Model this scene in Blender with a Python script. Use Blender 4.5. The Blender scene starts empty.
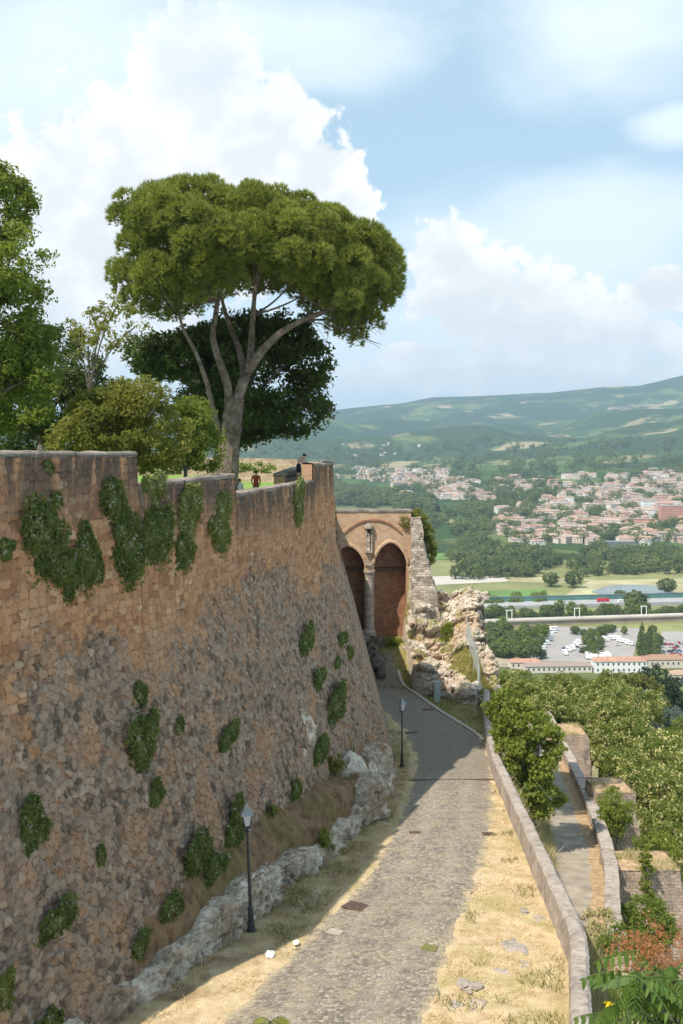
import bpy, math, random
import numpy as np
from math import radians as R
rng = np.random.default_rng(7)
random.seed(7)
C = bpy.context.scene.collection
sc = bpy.context.scene
F = 995.6                       # focal length in pixels of the 35 mm lens
HZ = 455.0                      # eye level row

# ------------------------------------------------------------------ helpers
def at(px, py, y):
    """point of the place that is y metres ahead on the line of sight through a pixel"""
    return np.array([(px - 341.5) / F * y, y, -(py - HZ) / F * y])

def _h(ix, iy, iz, seed):
    m = np.uint64(0xFFFFFFFF)
    n = (ix.astype(np.int64) * 374761393 + iy.astype(np.int64) * 668265263 + iz.astype(np.int64) * 2147483647 + seed * 974711).astype(np.uint64) & m
    n = ((n ^ (n >> np.uint64(13))) * np.uint64(1274126177)) & m
    n = ((n ^ (n >> np.uint64(16))) * np.uint64(2246822519)) & m
    n = n ^ (n >> np.uint64(15))
    return (n & np.uint64(0xFFFFFF)).astype(np.float64) / float(0xFFFFFF)

def vnoise(p, seed=0):
    p = np.asarray(p, float)
    i = np.floor(p).astype(np.int64); f = p - i; f = f * f * (3 - 2 * f)
    r = 0
    for dx in (0, 1):
        wx = f[..., 0] if dx else 1 - f[..., 0]
        for dy in (0, 1):
            wy = f[..., 1] if dy else 1 - f[..., 1]
            for dz in (0, 1):
                wz = f[..., 2] if dz else 1 - f[..., 2]
                r = r + wx * wy * wz * _h(i[..., 0] + dx, i[..., 1] + dy, i[..., 2] + dz, seed)
    return r

def fbm(p, octaves=4, seed=0, gain=.5):
    p = np.asarray(p, float); a = 1; s = 0; t = 0
    for o in range(octaves):
        s = s + a * vnoise(p * (2.03 ** o) + 17.3 * o, seed + o); t += a; a *= gain
    return s / t            # 0..1

def voro2(u, v, seed=0, jit=.85):
    iu = np.floor(u).astype(np.int64); iv = np.floor(v).astype(np.int64)
    f1 = np.full(u.shape, 9.); f2 = np.full(u.shape, 9.); cid = np.zeros(u.shape)
    z = np.zeros_like(iu)
    for a in (-1, 0, 1):
        for b in (-1, 0, 1):
            cx = iu + a; cy = iv + b
            px = cx + .5 + (_h(cx, cy, z, seed) - .5) * jit; py = cy + .5 + (_h(cx, cy, z + 1, seed) - .5) * jit
            d = np.hypot(px - u, py - v)
            r = _h(cx, cy, z + 2, seed)
            near = d < f1
            f2 = np.where(near, f1, np.minimum(f2, d)); cid = np.where(near, r, cid); f1 = np.where(near, d, f1)
    return f1, f2, cid

def sstep(a, b, x):
    t = np.clip((x - a) / (b - a), 0, 1); return t * t * (3 - 2 * t)

def nrmz(v):
    return v / np.maximum(np.linalg.norm(v, axis=-1, keepdims=True), 1e-9)

class MB:
    """collects pieces and links them as ONE mesh object"""
    def __init__(s): s.v = []; s.f = []; s.n = 0; s.att = {}
    def add(s, v, faces, mi=0):
        v = np.asarray(v, float).reshape(-1, 3)
        for f in faces:
            f = np.asarray(f)
            if f.size: s.f.append((f + s.n, mi))
        s.v.append(v); s.n += len(v); return s
    def grid(s, P, mi=0, close=False, flip=False):
        n, m = P.shape[:2]
        i, j = np.meshgrid(np.arange(n - 1), np.arange(m if close else m - 1), indexing='ij')
        j2 = (j + 1) % m
        q = np.stack([i * m + j, (i + 1) * m + j, (i + 1) * m + j2, i * m + j2], -1).reshape(-1, 4)
        if flip: q = q[:, ::-1]
        return s.add(P.reshape(-1, 3), [q], mi)
    def box(s, c, size, mi=0, rz=0, taper=1.0, tilt=0):
        x, y, z = np.array(size) / 2
        t = taper
        v = np.array([[-x, -y, -z], [x, -y, -z], [x, y, -z], [-x, y, -z], [-x * t, -y * t, z], [x * t, -y * t, z], [x * t, y * t, z], [-x * t, y * t, z]])
        if tilt:
            a, b = math.cos(tilt), math.sin(tilt); v = np.stack([v[:, 0], v[:, 1] * a - v[:, 2] * b, v[:, 1] * b + v[:, 2] * a], 1)
        a, b = math.cos(rz), math.sin(rz)
        v = np.stack([v[:, 0] * a - v[:, 1] * b, v[:, 0] * b + v[:, 1] * a, v[:, 2]], 1) + np.array(c)
        return s.add(v, [np.array([[0, 3, 2, 1], [4, 5, 6, 7], [0, 1, 5, 4], [1, 2, 6, 5], [2, 3, 7, 6], [3, 0, 4, 7]])], mi)
    def tube(s, pts, rad, seg=8, mi=0, cap=True, wob=0):
        pts = np.asarray(pts, float); n = len(pts); rad = np.broadcast_to(np.asarray(rad, float), (n,))
        d = np.gradient(pts, axis=0); d = nrmz(d)
        up = np.where(np.abs(d[:, 2:3]) > .9, np.array([[1., 0, 0]]), np.array([[0, 0, 1.]]))
        a = nrmz(np.cross(d, up)); b = np.cross(d, a)
        th = np.linspace(0, 2 * math.pi, seg, endpoint=False)
        rr = rad[:, None] * (1 + (wob * (rng.random((n, seg)) - .5) if wob else 0))
        P = pts[:, None] + rr[..., None] * (np.cos(th)[None, :, None] * a[:, None] + np.sin(th)[None, :, None] * b[:, None])
        base = s.n
        s.grid(P, mi, close=True, flip=True)
        if cap:
            s.f.append((base + np.arange(seg)[None], mi)); s.f.append((base + (n - 1) * seg + np.arange(seg)[None, ::-1], mi))
        return s
    def build(s, name, mats, parent=None, smooth=False, uv=None, **atts):
        V = np.concatenate(s.v) if s.v else np.zeros((0, 3))
        me = bpy.data.meshes.new(name)
        loops = []; starts = []; tot = []; mi = []; k = 0
        for f, m in s.f:
            c = f.shape[1]; loops.append(f.reshape(-1)); starts.append(k + np.arange(len(f)) * c); tot.append(np.full(len(f), c)); mi.append(np.full(len(f), m)); k += f.size
        me.vertices.add(len(V)); me.vertices.foreach_set('co', V.astype(np.float32).ravel())
        L = np.concatenate(loops).astype(np.int32)
        me.loops.add(len(L)); me.loops.foreach_set('vertex_index', L)
        S = np.concatenate(starts).astype(np.int32)
        me.polygons.add(len(S)); me.polygons.foreach_set('loop_start', S)
        try: me.polygons.foreach_set('loop_total', np.concatenate(tot).astype(np.int32))
        except Exception: pass
        me.polygons.foreach_set('material_index', np.concatenate(mi).astype(np.int32))
        me.polygons.foreach_set('use_smooth', np.full(len(S), bool(smooth)))
        if uv is not None:
            u = me.uv_layers.new(name='UVMap'); u.data.foreach_set('uv', np.asarray(uv, np.float32)[L].ravel())
        for n, a in atts.items():
            t = me.attributes.new(n, 'FLOAT', 'POINT'); t.data.foreach_set('value', np.asarray(a, np.float32).ravel())
        me.update(calc_edges=True); me.validate()
        for m in (mats if isinstance(mats, (list, tuple)) else [mats]): me.materials.append(m)
        o = bpy.data.objects.new(name, me); C.objects.link(o)
        if parent is not None: o.parent = parent
        return o

def tag(o, label=None, cat=None, group=None, kind=None):
    if label: o['label'] = label
    if cat: o['category'] = cat
    if group: o['group'] = group
    if kind: o['kind'] = kind
    return o
def empty(name, loc=(0, 0, 0), rz=0, **k):
    o = bpy.data.objects.new(name, None); C.objects.link(o); o.location = loc; o.rotation_euler = (0, 0, rz); o.empty_display_size = .3
    return tag(o, **k)
def copy_tree(o, parent=None):
    c = o.copy(); C.objects.link(c)
    if parent is not None: c.parent = parent
    for ch in list(o.children): copy_tree(ch, c)
    return c

# ------------------------------------------------------------------ materials
def lin(r, g, b): return (r, g, b, 1)
class G:
    def __init__(s, name):
        s.m = bpy.data.materials.new(name); s.m.use_nodes = True; s.t = s.m.node_tree; s.t.nodes.clear()
        s.out = s.t.nodes.new('ShaderNodeOutputMaterial')
    def n(s, typ, props=None, **inp):
        nd = s.t.nodes.new(typ)
        for k, v in (props or {}).items(): setattr(nd, k, v)
        for k, v in inp.items():
            key = int(k[1:]) if k[0] == 'i' and k[1:].isdigit() else k.replace('_', ' ')
            s.set(nd.inputs[key], v)
        return nd
    def set(s, sock, v):
        if isinstance(v, bpy.types.NodeSocket): s.t.links.new(v, sock)
        elif isinstance(v, bpy.types.Node): s.t.links.new(v.outputs[0], sock)
        else: sock.default_value = v
    def math(s, op, a, b=0., clamp=False):
        return s.n('ShaderNodeMath', {'operation': op, 'use_clamp': clamp}, i0=a, i1=b).outputs[0]
    def mix(s, f, a, b, bt='MIX'):
        nd = s.n('ShaderNodeMix', {'data_type': 'RGBA', 'blend_type': bt})
        s.set(nd.inputs[0], f); s.set(nd.inputs[6], a); s.set(nd.inputs[7], b); return nd.outputs[2]
    def ramp(s, f, stops, interp='LINEAR'):
        nd = s.n('ShaderNodeValToRGB'); r = nd.color_ramp; r.interpolation = interp
        while len(r.elements) < len(stops): r.elements.new(.5)
        for e, (p, c) in zip(r.elements, stops): e.position = p; e.color = c if len(c) == 4 else (*c, 1)
        s.set(nd.inputs[0], f); return nd.outputs[0]
    def mr(s, v, a, b, c=0., d=1., sm=True):
        nd = s.n('ShaderNodeMapRange', {'interpolation_type': 'SMOOTHSTEP' if sm else 'LINEAR'}, i0=v, i1=a, i2=b, i3=c, i4=d); return nd.outputs[0]
    def coord(s, k='Object'): return s.n('ShaderNodeTexCoord').outputs[k]
    def pos(s): return s.n('ShaderNodeNewGeometry').outputs['Position']
    def noise(s, vec, scale, detail=4., rough=.55, dist=0.):
        return s.n('ShaderNodeTexNoise', None, Vector=vec, Scale=scale, Detail=detail, Roughness=rough, Distortion=dist)
    def att(s, name): return s.n('ShaderNodeAttribute', {'attribute_name': name}).outputs['Fac']
    def scale(s, vec, v): return s.n('ShaderNodeMapping', None, Vector=vec, Scale=v).outputs[0]
    def bump(s, h, strength=.5, dist=.05): return s.n('ShaderNodeBump', None, Height=h, Strength=strength, Distance=dist).outputs[0]
    def principled(s, col, rough=.9, normal=None, spec=.25, metal=0.):
        p = s.n('ShaderNodeBsdfPrincipled'); s.set(p.inputs['Base Color'], col); s.set(p.inputs['Roughness'], rough)
        s.set(p.inputs['Specular IOR Level'], spec); s.set(p.inputs['Metallic'], metal)
        if normal is not None: s.set(p.inputs['Normal'], normal)
        s.t.links.new(p.outputs[0], s.out.inputs[0]); return s.m

def leafmat(name, c0, c1, c2, trans=.35, nscale=.8, rough=.55, extra=None, efrac=.0):
    g = G(name)
    isl = g.n('ShaderNodeNewGeometry').outputs['Random Per Island']
    nz = g.noise(g.coord(), nscale, 2.).outputs[0]
    f = g.math('ADD', g.math('MULTIPLY', isl, .55), g.mr(nz, .3, .7, 0., .45))
    col = g.ramp(f, [(0, c0), (.5, c1), (1, c2)])
    if extra:
        nz2 = g.noise(g.coord(), nscale * 1.7, 2.).outputs[0]
        sel = g.math('GREATER_THAN', g.math('ADD', g.math('FRACT', g.math('MULTIPLY', isl, 37.7)), g.mr(nz2, .42, .62, -.5, .25)), 1 - efrac)
        col = g.mix(sel, col, extra)
    d = g.n('ShaderNodeBsdfPrincipled'); g.set(d.inputs['Base Color'], col); g.set(d.inputs['Roughness'], rough); g.set(d.inputs['Specular IOR Level'], .3)
    t = g.n('ShaderNodeBsdfTranslucent'); g.set(t.inputs[0], g.mix(.5, col, lin(*[min(1, q * w) for q, w in zip(c2[:3], (1.5, 1.5, .9))])))
    ms = g.n('ShaderNodeMixShader', None, i0=trans); g.set(ms.inputs[1], d.outputs[0]); g.set(ms.inputs[2], t.outputs[0])
    g.t.links.new(ms.outputs[0], g.out.inputs[0]); return g.m

def plain(name, col, rough=.6, metal=0., var=.12, nscale=6., spec=.3):
    g = G(name); nz = g.noise(g.coord(), nscale, 4.).outputs[0]
    a = tuple(c * (1 - var) for c in col[:3]) + (1,); b = tuple(min(1, c * (1 + var)) for c in col[:3]) + (1,)
    return g.principled(g.ramp(nz, [(.3, a), (.7, b)]), rough, None, spec, metal)

def m_fort():
    g = G('fortress_tuff')
    p = g.pos(); cr = g.att('crand'); ed = g.att('edge'); zn = g.att('zone'); tp = g.att('toplichen')
    up = g.ramp(cr, [(0, (.32, .155, .075)), (.3, (.47, .25, .125)), (.6, (.56, .31, .16)), (.85, (.42, .215, .105)), (1, (.60, .39, .225))])
    lo = g.ramp(cr, [(0, (.085, .064, .048)), (.2, (.20, .142, .10)), (.45, (.385, .275, .19)), (.7, (.27, .195, .14)), (.88, (.46, .34, .24)), (1, (.47, .25, .135))])
    n1 = g.noise(p, .55, 5., .6).outputs[0]; n2 = g.noise(p, 4., 5., .65).outputs[0]; n3 = g.noise(p, 14., 3., .6).outputs[0]
    n4 = g.noise(p, 1.7, 6., .7).outputs[0]
    lo = g.mix(g.mr(n2, .48, .68, 0., .6), lo, lin(.40, .325, .25))          # grey lichen
    lo = g.mix(g.mr(n4, .53, .68, 0., .75), lo, lin(.085, .068, .055))      # black lichen
    lo = g.mix(g.mr(n1, .48, .66, 0., .65), lo, lin(.48, .265, .14))         # patches of bare orange tuff
    up = g.mix(g.mr(n4, .52, .68, 0., .7), up, lin(.19, .115, .075))
    up = g.mix(g.mr(n2, .56, .72, 0., .5), up, lin(.14, .09, .062))
    up = g.mix(g.mr(n1, .56, .7, 0., .5), up, lin(.50, .345, .22))
    zmask = g.mr(g.math('ADD', zn, g.mr(n1, .3, .7, -.42, .42)), .15, .85)
    col = g.mix(zmask, up, lo)
    jc = g.mix(zmask, g.mix(g.mr(n4, .4, .6), lin(.14, .075, .045), lin(.46, .285, .165)), lin(.125, .09, .066))
    col = g.mix(g.mr(ed, 0., .15, .9, 0.), col, jc)
    st = g.noise(g.scale(p, (1.6, 1.6, .22)), 1.5, 5., .65).outputs[0]
    dark = g.math('MULTIPLY', g.mr(st, .34, .54), tp)
    col = g.mix(g.math('MULTIPLY', dark, .85), col, lin(.075, .066, .058))
    wh = g.noise(g.scale(p, (2.2, 2.2, .5)), 2.3, 5., .7).outputs[0]
    col = g.mix(g.mr(wh, .62, .74, 0., .55), col, lin(.42, .38, .33))
    col = g.mix(g.mr(n3, .3, .7, .0, .22), col, lin(.10, .075, .055))
    bm = g.bump(g.math('ADD', n2, g.math('MULTIPLY', n3, .5)), .8, .07)
    return g.principled(col, .95, bm, .1)

def m_masonry(name, cols, joint, bw=.5, bh=.28, dirt=(.08, .07, .06), dirtamt=.5, axis='XZ', mort=.02):
    """coursed blocks in world metres on upright faces"""
    g = G(name); p = g.pos()
    sp = g.n('ShaderNodeSeparateXYZ', None, Vector=p)
    nn = g.noise(p, 1.2, 3.).outputs['Color']
    u = g.math('ADD', sp.outputs[0], g.math('MULTIPLY', sp.outputs[1], .73))
    v = g.n('ShaderNodeCombineXYZ', None, X=u, Y=sp.outputs[2])
    v2 = g.mix(.06, v.outputs[0], nn, 'ADD')
    br = g.n('ShaderNodeTexBrick', {'offset': .5, 'squash': 1.0}, Vector=v2, Scale=1., Mortar_Size=mort, Mortar_Smooth=.3, Brick_Width=bw, Row_Height=bh, Color1=lin(0, 0, 0), Color2=lin(1, 1, 1), Mortar=lin(.5, .5, .5))
    col = g.ramp(br.outputs['Color'], [(i / (len(cols) - 1), c) for i, c in enumerate(cols)])
    col = g.mix(g.math('MULTIPLY', br.outputs['Fac'], .7), col, lin(*joint))
    n1 = g.noise(p, .9, 5., .65).outputs[0]; n2 = g.noise(p, 7., 5., .65).outputs[0]
    col = g.mix(g.mr(n1, .45, .7, 0., dirtamt), col, lin(*dirt))
    col = g.mix(g.mr(n2, .45, .75, 0., .5), col, lin(*[min(1, c * 1.35) for c in cols[-1][:3]]))
    bm = g.bump(g.math('SUBTRACT', n2, g.math('MULTIPLY', br.outputs['Fac'], .6)), .7, .05)
    return g.principled(col, .95, bm, .1)

def m_rock(name, c_dark, c_mid, c_light, grass=None, warm=None):
    g = G(name); p = g.pos()
    n1 = g.noise(p, .8, 6., .65).outputs[0]; n2 = g.noise(p, 3.3, 6., .7).outputs[0]; n3 = g.noise(p, 12., 4., .7).outputs[0]
    f = g.math('ADD', g.math('MULTIPLY', n1, .45), g.math('MULTIPLY', n2, .55))
    col = g.ramp(f, [(.34, c_dark), (.47, c_mid), (.6, c_light)])
    if warm: col = g.mix(g.mr(g.noise(p, .5, 4.).outputs[0], .5, .66, 0., .75), col, lin(*warm))
    col = g.mix(g.mr(n3, .55, .75, 0., .6), col, lin(*[c * .45 for c in c_mid[:3]]))
    if grass:
        col = g.mix(g.math('MULTIPLY', g.att('grass'), g.mr(n2, .3, .5)), col, g.ramp(n3, [(.3, grass[0]), (.7, grass[1])]))
    bm = g.bump(g.math('ADD', n2, g.math('MULTIPLY', n3, .6)), .9, .14)
    return g.principled(col, .95, bm, .1)

def m_verge():
    g = G('dry_verge'); p = g.pos()
    n1 = g.noise(p, .45, 5., .6).outputs[0]; n2 = g.noise(p, 2.2, 5., .7).outputs[0]; n3 = g.noise(g.scale(p, (1., .6, 1.)), 22., 3., .7).outputs[0]
    col = g.ramp(n2, [(.3, (.42, .29, .16)), (.5, (.59, .45, .27)), (.7, (.67, .54, .36))])
    col = g.mix(g.mr(n1, .5, .66, 0., .55), col, lin(.30, .27, .09))
    col = g.mix(g.mr(n1, .42, .3, 0., .55), col, lin(.50, .43, .35))
    bk = g.att('bank'); gr = g.att('green')
    col = g.mix(bk, col, g.ramp(n2, [(.35, (.13, .075, .042)), (.52, (.26, .16, .095)), (.68, (.31, .21, .11))]))
    col = g.mix(g.math('MULTIPLY', gr, g.mr(n2, .3, .6, .5, 1.)), col, g.ramp(n3, [(.3, (.12, .13, .028)), (.7, (.26, .235, .07))]))
    col = g.mix(g.mr(n3, .3, .55, .42, 0.), col, lin(.22, .15, .075))
    bm = g.bump(g.math('ADD', n2, g.math('MULTIPLY', n3, .8)), .9, .06)
    return g.principled(col, .97, bm, .05)

def m_road(name='cobbled_road', cob=True):
    g = G(name); uv = g.n('ShaderNodeUVMap').outputs[0]; p = g.pos()
    n0 = g.noise(uv, .9, 3.).outputs['Color']
    w = g.mix(.25, g.scale(uv, (1, 1, 1)), n0, 'ADD')
    vor = g.n('ShaderNodeTexVoronoi', {'feature': 'F1', 'voronoi_dimensions': '2D'}, Vector=g.scale(w, (8.6, 7.4, 1.)), Scale=1., Randomness=.55)
    voe = g.n('ShaderNodeTexVoronoi', {'feature': 'DISTANCE_TO_EDGE', 'voronoi_dimensions': '2D'}, Vector=g.scale(w, (8.6, 7.4, 1.)), Scale=1., Randomness=.55)
    cr = g.n('ShaderNodeSeparateColor', None, Color=vor.outputs['Color']).outputs[0]
    ed = voe.outputs['Distance']
    n1 = g.noise(p, .35, 5., .6).outputs[0]; n2 = g.noise(p, 3., 5., .7).outputs[0]; n3 = g.noise(p, 24., 3., .7).outputs[0]
    col = g.ramp(cr, [(0, (.165, .138, .11)), (.4, (.25, .21, .168)), (.75, (.31, .265, .21)), (1, (.41, .355, .28))])
    col = g.mix(g.mr(n1, .4, .65, 0., .35), col, lin(.19, .162, .135))
    ux = g.math('ABSOLUTE', g.math('ADD', g.n('ShaderNodeSeparateXYZ', None, Vector=uv).outputs[0], g.math('MULTIPLY', g.math('SUBTRACT', n1, .5), .8)))
    col = g.mix(g.math('MULTIPLY', g.mr(g.math('ABSOLUTE', g.math('SUBTRACT', ux, .85)), .05, .5, .4, 0.), g.mr(n2, .3, .6)), col, lin(.40, .345, .275))
    straw = g.math('MULTIPLY', g.mr(ed, .05, .17, 1., 0.), g.mr(g.noise(p, 1.1, 6., .75).outputs[0], .44, .6, .0, .95))
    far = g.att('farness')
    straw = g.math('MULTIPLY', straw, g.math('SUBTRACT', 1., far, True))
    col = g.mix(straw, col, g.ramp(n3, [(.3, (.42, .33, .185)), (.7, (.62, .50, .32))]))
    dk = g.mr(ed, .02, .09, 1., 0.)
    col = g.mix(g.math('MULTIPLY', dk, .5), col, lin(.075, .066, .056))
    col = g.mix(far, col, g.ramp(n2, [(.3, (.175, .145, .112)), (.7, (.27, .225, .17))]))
    dirt = g.att('dirt')
    col = g.mix(g.math('MULTIPLY', dirt, g.mr(n2, .35, .6)), col, lin(.56, .43, .25))
    h = g.math('ADD', g.mr(ed, 0., .2), g.math('MULTIPLY', n3, .25))
    h = g.math('MULTIPLY', h, g.math('SUBTRACT', 1.1, far))
    return g.principled(col, .85, g.bump(h, .6, .03), .2)

def m_terrain():
    g = G('valley_land'); p = g.pos()
    sp = g.n('ShaderNodeSeparateXYZ', None, Vector=p); y = sp.outputs[1]
    wv = g.mix(120., p, g.noise(p, .0022, 3.).outputs['Color'], 'ADD')
    vor = g.n('ShaderNodeTexVoronoi', {'feature': 'F1', 'voronoi_dimensions': '2D'}, Vector=g.scale(wv, (.0075, .0052, 1.)), Scale=1., Randomness=1.)
    voe = g.n('ShaderNodeTexVoronoi', {'feature': 'DISTANCE_TO_EDGE', 'voronoi_dimensions': '2D'}, Vector=g.scale(wv, (.0075, .0052, 1.)), Scale=1., Randomness=1.)
    cr = g.n('ShaderNodeSeparateColor', None, Color=vor.outputs['Color']).outputs[0]
    field = g.ramp(cr, [(0, (.055, .10, .03)), (.18, (.10, .16, .045)), (.36, (.17, .20, .07)), (.5, (.34, .28, .15)), (.6, (.13, .19, .06)), (.75, (.07, .12, .035)), (.88, (.42, .35, .21)), (1, (.22, .23, .09))], 'CONSTANT')
    n3 = g.noise(p, .02, 5., .7).outputs[0]; n4 = g.noise(p, .11, 4., .7).outputs[0]
    field = g.mix(g.mr(n3, .4, .7, 0., .35), field, lin(.10, .13, .045))
    wood = g.ramp(n4, [(.3, (.03, .052, .02)), (.55, (.06, .092, .032)), (.75, (.10, .135, .045))])
    nf = g.noise(p, .0011, 6., .62).outputs[0]
    far = g.mr(y, 2600., 5200., 0., 1.)
    fm = g.mr(g.math('ADD', nf, g.math('MULTIPLY', far, .055)), .485, .54)
    hedge = g.mr(voe.outputs['Distance'], .02, .06, 1., 0.)
    fm = g.math('MAXIMUM', fm, g.math('MULTIPLY', hedge, g.mr(n3, .42, .55)))
    col = g.mix(fm, field, wood)
    nearg = g.ramp(g.noise(p, 1.4, 5., .7).outputs[0], [(.3, (.10, .115, .035)), (.55, (.26, .23, .10)), (.75, (.40, .33, .18))])
    col = g.mix(g.mr(y, 230., 420., 1., 0.), col, nearg)
    bm = g.bump(n4, 1., 9.)
    return g.principled(col, .97, bm, .05)

M = {}
M['fort'] = m_fort()
M['coping'] = m_masonry('coping_stone', [(.15, .125, .10), (.23, .195, .16), (.31, .265, .22)], (.09, .08, .07), .9, .6, (.06, .055, .05), .6)
M['garden_wall'] = m_masonry('garden_wall_stone', [(.33, .22, .15), (.42, .30, .21), (.52, .40, .30)], (.30, .23, .17), .45, .25, (.2, .15, .11), .3)
M['brick_end'] = m_masonry('orange_brick', [(.40, .20, .11), (.48, .26, .15), (.42, .24, .15)], (.40, .30, .22), .28, .09, (.2, .12, .08), .3)
M['gate'] = m_masonry('gate_tuff', [(.42, .25, .15), (.50, .33, .205), (.54, .38, .25), (.46, .30, .19)], (.48, .36, .25), .42, .22, (.30, .20, .135), .45)
M['gate_in'] = m_masonry('gate_inner_brick', [(.30, .145, .085), (.36, .19, .11), (.40, .23, .14)], (.25, .14, .09), .4, .2, (.16, .085, .055), .6)
M['gate_grey'] = m_masonry('grey_rubble', [(.24, .19, .15), (.40, .34, .28), (.50, .43, .35)], (.22, .17, .13), .4, .2, (.18, .14, .11), .35, mort=.035)
M['parapet'] = m_rock('parapet_stone', (.16, .135, .115), (.40, .335, .285), (.54, .465, .40))
M['tower'] = m_masonry('low_tower_stone', [(.30, .22, .165), (.40, .30, .225), (.47, .37, .29)], (.24, .185, .145), .34, .17, (.15, .125, .105), .6)
M['tower_top'] = plain('dry_soil_top', (.38, .26, .15, 1), .95, 0, .35, 3.)
M['rock'] = m_rock('ledge_limestone', (.15, .11, .076), (.57, .465, .355), (.92, .81, .67), warm=(.36, .25, .16))
M['dark_rock'] = m_rock('dark_rubble', (.05, .042, .034), (.13, .105, .082), (.25, .205, .165))  # darker rock tones for the heap under the pier
M['outcrop'] = m_rock('outcrop_tuff', (.22, .165, .12), (.50, .42, .335), (.68, .605, .51), grass=((.17, .17, .05), (.40, .34, .13)), warm=(.50, .35, .235))
M['verge'] = m_verge()
M['road'] = m_road()
M['land'] = m_terrain()
M['curb'] = plain('curb_stone', (.42, .37, .30, 1), .9, 0, .25, 5.)
M['lowroad'] = plain('worn_asphalt', (.32, .265, .205, 1), .95, 0, .25, 1.2)
M['iron'] = plain('rusty_iron', (.13, .085, .065, 1), .8, .3, .3, 9.)
M['lamp_paint'] = plain('grey_green_lamp_paint', (.055, .062, .062, 1), .45, .3, .2, 8., .5)
M['lamp_cap'] = plain('pale_lamp_cap', (.27, .285, .28, 1), .35, .4, .15, 8., .5)
M['bark_pine'] = m_rock('pine_bark', (.07, .05, .04), (.17, .125, .10), (.30, .24, .20))
M['bark'] = m_rock('grey_bark', (.05, .042, .035), (.12, .10, .08), (.2, .17, .14))
M['pine'] = leafmat('pine_needles', lin(.065, .090, .017), lin(.185, .215, .035), lin(.36, .385, .08), .3, .45)
M['dark_leaf'] = leafmat('dark_leaves', lin(.025, .042, .010), lin(.065, .095, .02), lin(.13, .165, .036), .4, .5)
M['mid_leaf'] = leafmat('mid_leaves', lin(.075, .115, .018), lin(.155, .205, .03), lin(.27, .31, .06), .5, .6)
M['yellow_leaf'] = leafmat('yellow_green_leaves', lin(.09, .105, .018), lin(.18, .19, .032), lin(.30, .29, .065), .5, .7)
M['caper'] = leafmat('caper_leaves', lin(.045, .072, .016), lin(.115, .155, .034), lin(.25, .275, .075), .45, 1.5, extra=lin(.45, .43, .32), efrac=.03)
M['caper_lit'] = leafmat('caper_leaves_lit', lin(.08, .11, .022), lin(.18, .21, .05), lin(.32, .33, .11), .4, 1.5, extra=lin(.5, .48, .33), efrac=.07)  # brighter copy of the caper leaves, lit look put into the colour
M['fig'] = leafmat('fig_leaves', lin(.085, .125, .018), lin(.18, .225, .032), lin(.32, .34, .07), .5, .7)
M['flower_leaf'] = leafmat('blossoming_leaves', lin(.07, .11, .016), lin(.14, .185, .028), lin(.24, .265, .045), .5, .45, extra=lin(.66, .60, .27), efrac=.42)
M['olive_leaf'] = leafmat('olive_green_needles', lin(.09, .10, .022), lin(.155, .16, .038), lin(.24, .23, .06), .4, .5)
M['conifer'] = leafmat('dark_conifer', lin(.012, .024, .012), lin(.028, .05, .02), lin(.05, .08, .03), .2, .5)
M['cedar'] = leafmat('blue_cedar', lin(.07, .10, .085), lin(.13, .17, .145), lin(.22, .26, .22), .25, .5)
M['valley_leaf'] = leafmat('valley_trees', lin(.045, .07, .02), lin(.12, .155, .04), lin(.24, .265, .075), .5, .012)
M['ailanthus'] = leafmat('ailanthus_leaves', lin(.03, .07, .012), lin(.07, .135, .02), lin(.16, .22, .045), .45, 3.)
M['seed'] = leafmat('red_seeds', lin(.16, .10, .03), lin(.30, .11, .04), lin(.36, .18, .07), .3, 3.)
M['yellow_flower'] = leafmat('yellow_flower', lin(.7, .45, .01), lin(.8, .55, .02), lin(.85, .6, .04), .3, 3.)
M['straw'] = leafmat('dry_grass', lin(.44, .32, .17), lin(.60, .47, .27), lin(.70, .58, .38), .3, .6)
M['tuft'] = leafmat('green_grass', lin(.09, .11, .025), lin(.17, .18, .045), lin(.32, .28, .09), .35, .6)
M['shelf_grass'] = leafmat('shelf_grass', lin(.20, .20, .05), lin(.34, .31, .09), lin(.50, .42, .17), .4, .6)
M['weed'] = leafmat('grey_weeds', lin(.26, .24, .10), lin(.44, .38, .19), lin(.6, .52, .33), .3, 1.)
M['lawn'] = plain('garden_lawn', (.16, .26, .045, 1), .95, 0, .3, .9)
M['moss'] = plain('mossy_iron', (.19, .18, .06, 1), .9, 0, .4, 14.)
M['paper'] = plain('white_paper', (.82, .82, .82, 1), .8, 0, .03)
M['fence'] = plain('galvanised_green', (.36, .40, .37, 1), .6, .1, .1)
M['cabinet'] = plain('grey_cabinet', (.42, .41, .38, 1), .6, .1, .1)
M['skin'] = plain('skin', (.74, .45, .35, 1), .6, 0, .06)
M['red_cloth'] = plain('rust_red_cloth', (.30, .055, .03, 1), .9, 0, .1)
M['black_cloth'] = plain('black_cloth', (.02, .02, .022, 1), .9, 0, .1)
M['white_cloth'] = plain('white_cloth', (.75, .74, .74, 1), .9, 0, .05)
M['hair'] = plain('dark_hair', (.04, .028, .02, 1), .7, 0, .1)
def m_house(kind):
    g = G('house_' + kind)
    r = g.math('FRACT', g.math('ADD', g.n('ShaderNodeObjectInfo').outputs['Random'], g.n('ShaderNodeNewGeometry').outputs['Random Per Island']))
    if kind == 'wall': st = [(0, (.62, .54, .46)), (.25, (.68, .62, .54)), (.45, (.58, .44, .36)), (.6, (.74, .71, .67)), (.8, (.62, .50, .40)), (.9, (.66, .58, .52))]
    else: st = [(0, (.34, .20, .145)), (.25, (.40, .27, .20)), (.5, (.36, .28, .23)), (.7, (.44, .33, .26)), (.85, (.30, .23, .195))]
    return g.principled(g.ramp(r, st, 'CONSTANT'), .9, None, .2)
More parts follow.
